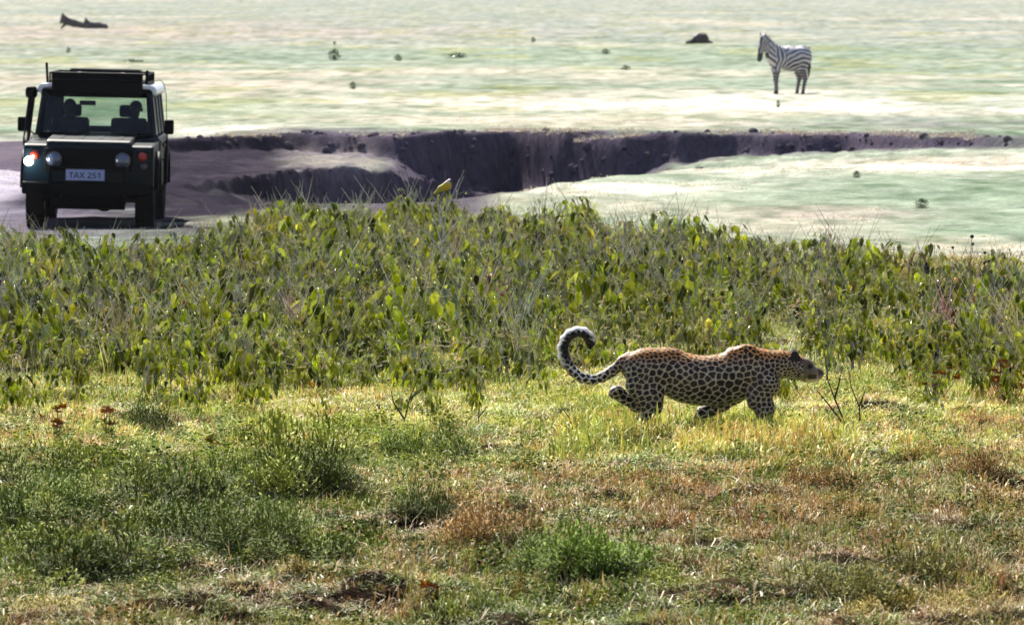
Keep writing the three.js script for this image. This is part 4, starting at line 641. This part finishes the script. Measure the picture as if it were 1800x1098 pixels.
// what lies on the roof rack
{ const g = mergeGeometries([bx(1.12, 0.13, 0.7, 0.06, 4), bx(1.0, 0.1, 0.5, 0.05, 3).translate(0.03, 0.06, -0.75)]); const q = thing('canvas_roll', 'dark canvas bundle strapped on the roof rack of the vehicle', 'bundle', car.localToWorld(new THREE.Vector3(0, 2.0, -0.35)).toArray()); q.rotation.z = -0.022; part(q, 'canvas', g, cloth); for (const x of [-0.3, 0.3]) part(q, 'strap', bx(0.04, 0.145, 0.715, 0.065, 4), std([0.04, 0.04, 0.03]), [x, 0, 0]); }
// the two people in the front seats
function sitter(x, wheel, label, shirt, lean) {
  const prims = [], a = (p, ra, q, rb, zs, k) => prims.push(cap(p, ra, q, rb, zs, k));
  a([0, 0.08, 0], 0.13, [0, 0.3, -0.02], 0.13, 0.85); a([0, 0.3, -0.02], 0.13, [0, 0.45, -0.02], 0.12, 0.8); a([-0.17, 0.47, -0.02], 0.07, [0.17, 0.47, -0.02], 0.07, 0.9, 0.05); a([0, 0.5, 0], 0.055, [0, 0.6, 0.02], 0.052, 1, 0.04);
  a([0, 0.72, 0.03], 0.085, [0, 0.68, 0.05], 0.072, 1.08, 0.03); a([0, 0.63, 0.085], 0.045, [0, 0.64, 0.075], 0.05, 1, 0.03); a([0, 0.695, 0.12], 0.014, [0, 0.67, 0.14], 0.016, 1, 0.015); for (const q of [-1, 1]) a([q * 0.082, 0.7, 0.02], 0.018, [q * 0.088, 0.67, 0.02], 0.014, 1.4, 0.01);
  for (const q of [-1, 1]) {
    const el = wheel ? [q * 0.26, 0.26, 0.14] : [q * 0.25, 0.2, 0.06], ha = wheel ? [q * 0.16, 0.34, 0.33] : [q * 0.13, 0.11, 0.28];
    a([q * 0.19, 0.45, -0.02], 0.058, el, 0.044, 1, 0.03); a(el, 0.044, ha, 0.03, 1, 0.02); a(ha, 0.03, [ha[0] - q * 0.02, ha[1] + 0.02, ha[2] + 0.07], 0.03, 0.7, 0.015);
    for (let f = 0; f < 4; f++) a([ha[0] - q * 0.02, ha[1] + 0.035 - f * 0.018, ha[2] + 0.08], 0.011, [ha[0] - q * (0.06 - 0.004 * f), ha[1] + 0.03 - f * 0.018, ha[2] + 0.105], 0.009, 1, 0.006); a([ha[0] - q * 0.02, ha[1] + 0.03, ha[2] + 0.03], 0.012, [ha[0] - q * 0.055, ha[1] + 0.055, ha[2] + 0.06], 0.01, 1, 0.008);
    a([q * 0.1, 0.06, 0.0], 0.1, [q * 0.14, 0.08, 0.42], 0.07, 1, 0.05); a([q * 0.14, 0.08, 0.42], 0.066, [q * 0.14, -0.2, 0.5], 0.045, 1, 0.04);
  }
  const g = body(prims, 0.05, 0.0085);
  paint(g, (X, y, z) => (y > 0.725 || (y > 0.64 && z < 0.03 && Math.abs(X) < 0.1)) && y > 0.62 ? [0.012, 0.01, 0.01] : y > 0.56 ? [0.035, 0.02, 0.014] : Math.hypot(X, z) > 0.3 && z > 0.2 && y > 0.1 ? [0.035, 0.02, 0.014] : y < 0.12 ? [0.008, 0.008, 0.01] : shirt);
  const q = thing('person', label, 'person', car.localToWorld(new THREE.Vector3(x, 0.9, -0.26)).toArray(), 0); q.rotation.z = -0.022 + lean;
  part(q, 'body', g, new THREE.MeshPhysicalMaterial({ vertexColors: true, roughness: 0.85, specularIntensity: 0.2 }));
}
sitter(-0.4, true, 'driver in dark clothes behind the steering wheel, seen through the windscreen', [0.008, 0.009, 0.008], 0);
sitter(0.42, false, 'passenger in the front seat beside the driver, leaning to the window', [0.008, 0.008, 0.012], -0.12);

// ------------------------------------------------------------------ single plants
const leafGeos = [0, 1, 2].map((k) => { const s = new Soup(); s.leaf([0, 0, 0], [0.1, -1, 0], [0, 0, 1], 1, 0.4 + 0.08 * k, [1, 1, 1], [1.12, 1.12, 1.12], 0.15 + 0.1 * k); return s.geo(); });
const leafMats = [[0.42, 0.48, 0.05], [0.52, 0.56, 0.07], [0.12, 0.17, 0.03], [0.7, 0.64, 0.1], [0.55, 0.3, 0.05]].map((c) => new THREE.MeshPhysicalMaterial({ vertexColors: true, color: new THREE.Color().setRGB(...c), roughness: 0.5, transmission: 0.75, thickness: 0 }));
function leafyShrub(px, py, h, label, o = {}) {
  const d = flatD(py), x = xAt(px, d), r = rngOf((px * 7 + py * 131) | 0), t = thing(o.name ?? 'leafy_shrub', label, o.cat ?? 'shrub', [x, height(x, -d) - 0.02, -d], 0, o.group), n = o.stems ?? 3, m = o.leaves ?? 9, size = o.size ?? 0.095;
  for (const pts of shrubStems(r, h, n)) {
    const s = new Soup(), g = 0.7 + r() * 0.5; s.stick(pts, 0.0075, 0.003, (o.wood ?? [0.32, 0.28, 0.22]).map((q) => q * g), 5);
    const spots = []; for (let k = 0; k < m; k++) { const tt = (o.from ?? 0.3) + (1 - (o.from ?? 0.3)) * Math.sqrt(r()), p = along(pts, tt), az = r() * 6.283, e = 0.02 + r() * 0.08, q = [p[0] + Math.cos(az) * e, p[1] + 0.02 * r(), p[2] + Math.sin(az) * e]; s.stick([p, q], 0.002, 0.0013, [0.2, 0.2, 0.1], 3); spots.push([q, az]); }
    const st = part(t, 'stem', s.geo(), woodMat);
    for (const [q, az] of spots) { const lm = o.mats ? o.mats[r() * o.mats.length | 0] : r() < 0.5 ? 0 : r() < 0.6 ? 1 : r() < 0.7 ? 2 : r() < 0.8 ? 3 : 4, l = part(t, 'leaf', leafGeos[r() * 3 | 0], leafMats[lm], q, [(r() - 0.5) * 0.7, az, (r() - 0.3) * 0.7]); l.scale.setScalar(size * (0.6 + r() * 0.75)); }
  }
  return t;
}
const SH = 'single leafy shrubs along the near edge of the shrub belt';
const near2 = [[340, 716, 0.42, 'low leafy shrub standing alone left of centre before the shrub belt'], [255, 704, 0.5, 'olive shrub at the left edge of the belt above the orange flowers'], [435, 700, 0.55, 'tall drooping shrub near the left end of the belt'], [130, 700, 0.5, 'drooping shrub nearest the left border of the picture'], [905, 690, 0.55, 'dark leafy shrub left of the leopard tail'], [1635, 662, 0.5, 'broad dark-leaved shrub right of the leopard head'], [1310, 646, 0.5, 'shrub showing just above the leopard shoulder'], [1250, 640, 0.48, 'yellowing shrub behind the middle of the leopard back'], [1505, 668, 0.45, 'shrub beside the thin grey stalk before the leopard face'], [560, 705, 0.45, 'shrub with pale leaves just right of the left tangle'], [1190, 640, 0.5, 'shrub behind the leopard rump'], [720, 708, 0.45, 'shrub above the blackened twigs'], [1770, 682, 0.5, 'shrub beside the orange flowers at the right border'], [1040, 662, 0.55, 'shrub standing inside the curl of the leopard tail']];
for (const [px, py, h, label] of near2) leafyShrub(px, py, h, label, { stems: 4, leaves: 9, mats: px === 1635 || px === 905 ? [2, 2, 0] : px === 1250 ? [3, 1, 3, 0] : null });
const far2 = [[500, 560, 0.62, 'shrub poking out above the belt right of the vehicle'], [685, 545, 0.66, 'shrub rising against the dark gully left of the bird'], [735, 540, 0.72, 'tall shrub just left of the bird perch'], [860, 540, 0.68, 'shrub topping the belt under the darkest part of the gully'], [935, 540, 0.66, 'shrub at the foot of the gully bank right of the bird'], [1060, 545, 0.72, 'slender shrub with hanging leaves against the pale bank'], [1025, 540, 0.8, 'thin shrub with one high leaf left of the pale bank'], [1210, 560, 0.7, 'upright shrub where the belt drops to the right'], [1450, 580, 0.62, 'shrub standing alone in the grey grass right of centre'], [400, 560, 0.62, 'single dark shrub between the vehicle and the gully'], [120, 560, 0.62, 'shrub in front of the vehicle bumper'], [320, 590, 0.6, 'shrub on the bare track right of the vehicle'], [1700, 590, 0.62, 'shrub under the dark seed heads at the right']];
for (const [px, py, h, label] of far2) leafyShrub(px, py, h, label, { stems: 3, leaves: 9, from: 0.45, mats: [0, 1, 1, 3] });

function twig(px, py, label, lines, col, r0 = 0.006, name = 'dead_twig', cat = 'twig') {
  const d = flatD(py), x = xAt(px, d), t = thing(name, label, cat, [x, height(x, -d) - 0.02, -d]);
  for (const pts of lines) { const s = new Soup(); s.stick(pts.map(([a, b], i) => [a * d / F, Math.max(0, b * d / F), (i % 2 ? 0.02 : -0.01) * i]), r0, r0 * 0.35, col, 5); part(t, 'branch', s.geo(), woodMat); }
  return t;
}
const dark = [0.05, 0.035, 0.03], pale = [0.46, 0.42, 0.34];
twig(1496, 782, 'dark forked twig leaning in the grass before the leopard face', [[[0, 0], [-14, 40], [-27, 72], [-40, 105], [-44, 150]], [[-27, 72], [-20, 98], [-14, 125]], [[-8, 22], [-38, 62], [-60, 88]]], dark, 0.008);
twig(1515, 770, 'second dark twig standing right of the forked one', [[[0, 0], [-3, 45], [-17, 80], [-22, 110]], [[-3, 45], [8, 75]]], dark, 0.006);
twig(1452, 690, 'tall thin grey stalk rising beside the leopard nose', [[[0, 0], [5, 60], [4, 120], [-4, 175]], [[5, 60], [20, 110]]], [0.2, 0.19, 0.2], 0.006, 'grass_stalk', 'stalk');
twig(1425, 680, 'pale leaning stalk above the leopard head', [[[0, 0], [22, 35], [8, 70], [-20, 105], [-40, 135]]], pale, 0.004, 'grass_stalk', 'stalk');
twig(705, 780, 'blackened twig with side shoots left of the leopard', [[[0, 0], [6, 30], [14, 66], [28, 100]], [[6, 30], [-14, 60], [-18, 80]], [[14, 66], [40, 86]]], dark, 0.007);
twig(845, 770, 'short dark twig in the grass between the shrubs and the foreground', [[[0, 0], [-4, 30], [-2, 56]], [[-4, 30], [12, 50]]], dark, 0.006);
twig(1000, 800, 'bent dark twig low in the grass below the leopard tail', [[[0, 0], [8, 16], [2, 40], [-12, 60]], [[0, 0], [-22, 12]]], dark, 0.007);
twig(480, 716, 'brown leaning stem at the foot of the left shrubs', [[[0, 0], [-18, 26], [-32, 58], [-44, 84]]], [0.16, 0.11, 0.08], 0.006);
twig(140, 716, 'pale slanting stem at the left in front of the shrub belt', [[[0, 0], [14, 26], [30, 54]], [[0, 0], [-12, 34], [-18, 60]]], [0.22, 0.18, 0.14], 0.005);
twig(690, 700, 'long white dry stalk lying slantwise in the grass', [[[0, 0], [-26, 22], [-60, 40], [-72, 42]]], [0.7, 0.66, 0.56], 0.0045, 'grass_stalk', 'stalk');
twig(300, 705, 'straight brown stem standing among the left shrubs', [[[0, 0], [-2, 50], [0, 105]]], [0.14, 0.1, 0.08], 0.006);
twig(1092, 742, 'bleached stalk in front of the leopard hind paw', [[[0, 0], [-6, 26], [-14, 52]], [[0, 0], [2, 30]]], [0.8, 0.76, 0.66], 0.004, 'grass_stalk', 'stalk');
{ // curled brown seed stalk at the right
  const d = 56, x = xAt(1622, d), t = thing('seed_stalk', 'brown stalk arching over with a black tip above the right shrubs', 'stalk', [x, height(x, -d), -d]), s = new Soup(), k = d / F;
  s.stick([[-0.06, 0, 0], [-0.12, 0.3, 0], [-0.12, 0.52, 0.02], [-0.07, 0.64, 0.03], [0, 0.62, 0.03], [0.035, 0.55, 0.03]], 0.007, 0.012, [0.3, 0.16, 0.09], 6); part(t, 'stem', s.geo(), woodMat);
  const g = new THREE.SphereGeometry(0.03, 12, 8); g.scale(0.8, 1.9, 0.8); part(t, 'seed_head', g, std([0.02, 0.012, 0.02]), [0.045, 0.5, 0.03], [0, 0, 0.2]);
}
for (const [px, py, hh, label] of [[1700, 560, 0.72, 'dark round seed heads on thin stalks, left one above the right shrubs'], [1735, 575, 0.68, 'dark seed heads on stalks, right one above the right shrubs']]) {
  const d = flatD(py), x = xAt(px, d), t = thing('seed_stalk', label, 'stalk', [x, height(x, -d), -d], 0, 'seed stalks'), r = rngOf(px);
  for (let k = 0; k < 3; k++) { const s = new Soup(), q = (r() - 0.5) * 0.25, H = hh * (0.8 + 0.25 * r()); s.stick([[0, 0, 0], [q * 0.4, H * 0.5, 0.02], [q, H, 0]], 0.004, 0.0025, [0.2, 0.17, 0.14], 4); part(t, 'stem', s.geo(), woodMat); part(t, 'seed_head', new THREE.IcosahedronGeometry(0.014 + r() * 0.006, 1), std([0.04, 0.03, 0.035]), [q, H, 0]); }
}
// flowering plants
function flowers(px, py, n, h, spread, col, label) {
  const d = flatD(py), x = xAt(px, d), r = rngOf(px + py), t = thing('flowering_plant', label, 'flowers', [x, height(x, -d) - 0.01, -d]), s = new Soup();
  const heads = []; for (let k = 0; k < n; k++) { const a = r() * 6.283, q = Math.sqrt(r()) * spread, H = h * (0.5 + r() * 0.6), p = [Math.cos(a) * q, H, Math.sin(a) * q]; s.stick([[p[0] * 0.2, 0, p[2] * 0.2], [p[0] * 0.7, H * 0.6, p[2] * 0.7], p], 0.003, 0.0015, [0.15, 0.18, 0.06], 4); heads.push(p); for (let e = 0; e < 3; e++) s.leaf([p[0] * 0.5, H * 0.3 * e, p[2] * 0.5], [r() - 0.5, 0.2, r() - 0.5], [r() - 0.5, 0, r() - 0.5], 0.05, 0.018, [0.2, 0.24, 0.05], [0.22, 0.26, 0.05]); }
  part(t, 'stem', s.geo(), leafMat);
  for (const p of heads) { const f = new Soup(), pet = 6; for (let k = 0; k < pet; k++) { const a = k / pet * 6.283; f.leaf([0, 0, 0], [Math.cos(a), 0.35, Math.sin(a)], [-Math.sin(a), 0, Math.cos(a)], 0.034 + r() * 0.014, 0.026, col, col, 0.1); } const m = part(t, 'flower_head', f.geo(), new THREE.MeshPhysicalMaterial({ vertexColors: true, roughness: 0.7, transmission: 0.5, thickness: 0 }), p, [0.6 * r(), 0, 0.6 * (r() - 0.5)]); }
}
const orange = [0.75, 0.3, 0.02], yellow = [0.8, 0.6, 0.06];
flowers(1775, 712, 26, 0.34, 0.22, orange, 'orange flowers at the right border beside the last shrub'); flowers(1640, 715, 8, 0.26, 0.2, orange, 'few orange flowers low in the grass right of the leopard');
flowers(95, 792, 8, 0.26, 0.1, orange, 'orange dry flower head in the grass at far left'); flowers(185, 776, 6, 0.22, 0.07, orange, 'small orange flower pair left of the green clump');
flowers(375, 812, 4, 0.17, 0.05, yellow, 'bright yellow flower lying low in the left foreground grass'); flowers(130, 668, 9, 0.4, 0.15, orange, 'orange blooms in front of the left shrubs');
flowers(285, 600, 6, 0.55, 0.25, orange, 'orange blooms inside the left part of the shrub belt'); flowers(770, 1078, 5, 0.09, 0.08, orange, 'orange blossom at the bottom centre of the foreground');

// the bird and the dry plant it sits on
{
  const d = 61, x = xAt(782, d), y0 = height(x, -d), k = d / F, up = (py) => CAM_Y - (py - HORIZON) * k;
  const t = thing('perch_plant', 'grey dried plant with pale branches under the yellow bird', 'plant', [x, y0 - 0.02, -d]), top = up(336) - y0;
  const L = [[[0, 0], [-6, 0.5], [2, 0.8], [3, 1]], [[-4, 0.45], [-18, 0.72], [-22, 0.9]], [[-5, 0.5], [22, 0.72], [34, 0.8]], [[-4, 0.42], [-34, 0.62], [-50, 0.66]], [[-2, 0.6], [-12, 0.85], [-14, 0.95]]];
  for (const l of L) { const s = new Soup(); s.stick(l.map(([a, f], i) => [a * k, f * top, 0.01 * i]), 0.009, 0.004, [0.5, 0.48, 0.46], 5); part(t, 'branch', s.geo(), woodMat); }
  const s2 = new Soup(), r = rngOf(3); for (let q = 0; q < 7; q++) { const a = r() * 6.28; s2.leaf([0.02, top - 0.01, 0.03], [Math.cos(a), -0.1, Math.sin(a)], [-Math.sin(a), 0, Math.cos(a)], 0.05, 0.03, [0.55, 0.56, 0.2], [0.6, 0.6, 0.25]); } part(t, 'leaf', s2.geo(), leafMat);
  const prims = [[[-0.045, -0.018, 0], 0.03, [0.02, 0.012, 0], 0.042], [[0.03, 0.035, 0], 0.03, [0.045, 0.055, 0], 0.026], [[-0.045, -0.018, 0], 0.02, [-0.105, -0.065, 0], 0.012], [[0.066, 0.056, 0], 0.009, [0.088, 0.05, 0], 0.003]].map((q) => cap(...q)), g = body(prims, 0.02, 0.0035);
  paint(g, (X, Y, Z, nx, ny) => X > 0.074 ? [0.03, 0.03, 0.03] : Y > 0.042 ? (X > 0.05 ? [0.05, 0.035, 0.03] : [0.55, 0.45, 0.42]) : X < -0.03 ? [0.38, 0.36, 0.04] : mix3([0.55, 0.38, 0.015], [0.4, 0.36, 0.04], sst(0.3, 0.9, ny)));
  const b = thing('bird', 'small yellow bird with pale head perched on the dry grey plant', 'bird', [x + 0.0, y0 + top + 0.045, -d + 0.02]); part(b, 'body', g, new THREE.MeshStandardMaterial({ vertexColors: true, roughness: 0.7 }));
  for (const z of [0.012, -0.012]) { const s = new Soup(); s.stick([[0.0, -0.025, z], [0.008, -0.045, z], [0.012, -0.062, z]], 0.003, 0.0022, [0.08, 0.06, 0.05], 4); part(b, 'leg', s.geo(), woodMat); part(b, 'eye', new THREE.SphereGeometry(0.004, 8, 6), std([0.01, 0.01, 0.01], { roughness: 0.2 }), [0.058, 0.06, z * 1.9]); }
}
// ------------------------------------------------------------------ tussocks of the foreground
{
  const geos = [0, 1, 2].map((k) => {
    const r = rngOf(300 + k), s = new Soup(), cl = [...Array(8)].map(() => { const a = r() * 6.283, q = Math.sqrt(r()) * 0.22; return [Math.cos(a) * q, Math.sin(a) * q, 0.1 + r() * 0.08, 0.14 + r() * 0.13, 0.6 + r() * 0.6]; });
    for (let i = 0; i < 2200; i++) { const [X0, Z0, R0, H0, tone] = cl[r() * 8 | 0], a = r() * 6.283, e = Math.cbrt(r()), ph = Math.acos(r()), v = (0.55 + r() * 0.8) * tone, rr = R0 * e * Math.sin(ph); s.blade(X0 + Math.cos(a) * rr, H0 * e * Math.cos(ph) - 0.01, Z0 + Math.sin(a) * rr, a + (r() - 0.5) * 2.4, 0.3 + ph * 0.8 + (r() - 0.5) * 1.8, 0.025 + r() * 0.035, 0.005 + r() * 0.005, (r() - 0.3) * 2, [v * 0.8, v * 0.75, v * 0.7], [v * 1.05, v, v * 0.85]); }
    return s.geo();
  });
  const tone = { deep: [0.085, 0.12, 0.022], green: [0.13, 0.19, 0.035], lime: [0.17, 0.27, 0.035], brown: [0.3, 0.19, 0.07], olive: [0.2, 0.2, 0.06] }, mats = {};
  for (const k in tone) mats[k] = new THREE.MeshPhysicalMaterial({ vertexColors: true, color: new THREE.Color().setRGB(...tone[k]), roughness: 0.9, transmission: 0.15, thickness: 0, specularIntensity: 0.15 });
  const list = [[150, 1030, 1.5, 'deep', 'largest dark green tussock in the lower left corner'], [300, 905, 1.3, 'deep', 'dark tussock above the lower left corner tussock'], [70, 905, 1.2, 'green', 'green tussock at the left border'], [545, 890, 1.5, 'deep', 'wide dark tussock in the left half of the foreground'], [490, 945, 1.1, 'green', 'fresh green tussock just below the wide dark one'], [420, 985, 1.1, 'deep', 'dark tussock between the lower left corner and the centre'], [1035, 1050, 1.25, 'lime', 'bright green tussock at the bottom centre'], [985, 1020, 1.0, 'green', 'green tussock touching the bright one at the bottom centre'], [1490, 1062, 1.1, 'olive', 'olive tussock at the bottom right'], [1620, 1020, 1.2, 'olive', 'olive tussock near the lower right corner'], [1450, 880, 1.0, 'brown', 'brown tussock in the right half of the foreground'], [870, 985, 1.1, 'brown', 'brown tussock left of the bright green one'], [740, 940, 0.9, 'deep', 'small dark tussock in the middle of the foreground'], [240, 752, 1.1, 'deep', 'dark green clump left under the shrub belt'], [745, 815, 1.2, 'green', 'greyish green clump below the blackened twig'], [1730, 858, 0.9, 'brown', 'brown tussock at the right border'], [1125, 820, 0.9, 'olive', 'small tussock below the leopard belly'], [1370, 815, 0.9, 'green', 'green tuft below the leopard forelegs']];
  list.forEach(([px, py, s, k, label], i) => { const d = flatD(py), x = xAt(px, d), m = new THREE.Mesh(geos[i % 3], mats[k]); m.name = numbered('grass_tussock'); m.position.set(x, height(x, -d) - 0.02, -d); m.rotation.y = i * 1.7; m.scale.set(s, s * 0.85, s); m.castShadow = m.receiveShadow = true; scene.add(tag(m, label, 'tussock', 'tussocks in the foreground')); });
}
// ------------------------------------------------------------------ small bushes far out on the plain
{
  const make = (seed, flat) => { const r = rngOf(seed), s = new Soup(), w = new Soup(); for (let i = 0; i < 420; i++) { const a = r() * 6.283, e = r() * 3.14, q = Math.cbrt(r()), p = [Math.cos(a) * Math.sin(e) * q * 0.5, 0.32 + Math.cos(e) * q * 0.32, Math.sin(a) * Math.sin(e) * q * 0.5], v = 0.7 + r() * 0.6, c = [0.2 * v, 0.26 * v, 0.15 * v]; s.leaf(p, [r() - 0.5, r() - 0.3, r() - 0.5], [r() - 0.5, r() - 0.5, r() - 0.5], 0.1, 0.06, c, c); } for (let i = 0; i < 6; i++) { const a = r() * 6.283; w.stick([[0, 0, 0], [Math.cos(a) * 0.15, 0.2, Math.sin(a) * 0.15], [Math.cos(a) * 0.35, 0.45, Math.sin(a) * 0.35]], 0.015, 0.005, [0.15, 0.12, 0.1]); } return [s.geo(), w.geo()]; };  // foliage colour lightened to paint in the haze of distance
  const kinds = [make(1), make(2)];
  for (const [px, py, sx, sy, label] of [[588, 106, 0.75, 1.0, 'dark bush with a stalk above it in the middle distance, left of centre'], [700, 108, 0.5, 0.6, 'small round bush right of the stalked bush'], [806, 102, 1.3, 0.55, 'wide flat brownish bush on the plain above the gully'], [1065, 95, 0.6, 0.55, 'faint low bush on the plain left of the zebra'], [937, 74, 0.4, 0.7, 'tiny upright bush high in the middle of the plain'], [1507, 315, 0.2, 0.28, 'small dark bush on the bright bank at the right'], [1622, 362, 0.3, 0.3, 'grey green bush in the grass below the bright bank'], [1368, 190, 0.18, 0.45, 'small brown tuft just in front of the zebra'], [620, 158, 0.35, 0.5, 'lowest tiny bush on the plain behind the gully'], [233, 108, 1.2, 0.35, 'flat olive bush on the plain above the vehicle roof'], [120, 92, 0.35, 0.6, 'tiny bush at upper left above the vehicle'], [1100, 124, 0.5, 0.4, 'little low bush on the green strip left of the zebra legs']]) {
    const d = flatD(py), x = xAt(px, d), t = thing('bush', label, 'bush', [x, height(x, -d) - 0.03, -d], px), k = kinds[px % 2]; part(t, 'foliage', k[0], leafMat); part(t, 'stem', k[1], woodMat); t.scale.set(sx * 0.8, sy * 0.75, sx * 0.7);
    if (px === 588) { const s = new Soup(); s.stick([[0, 0, 0], [0.02, 0.7, 0], [0, 1.15, 0]], 0.014, 0.008, [0.15, 0.15, 0.08]); s.bead([0, 1.05, 0], 0.14, [0.14, 0.16, 0.06]); part(t, 'stalk', s.geo(), woodMat); }
  }
}

renderer.render(scene, camera);
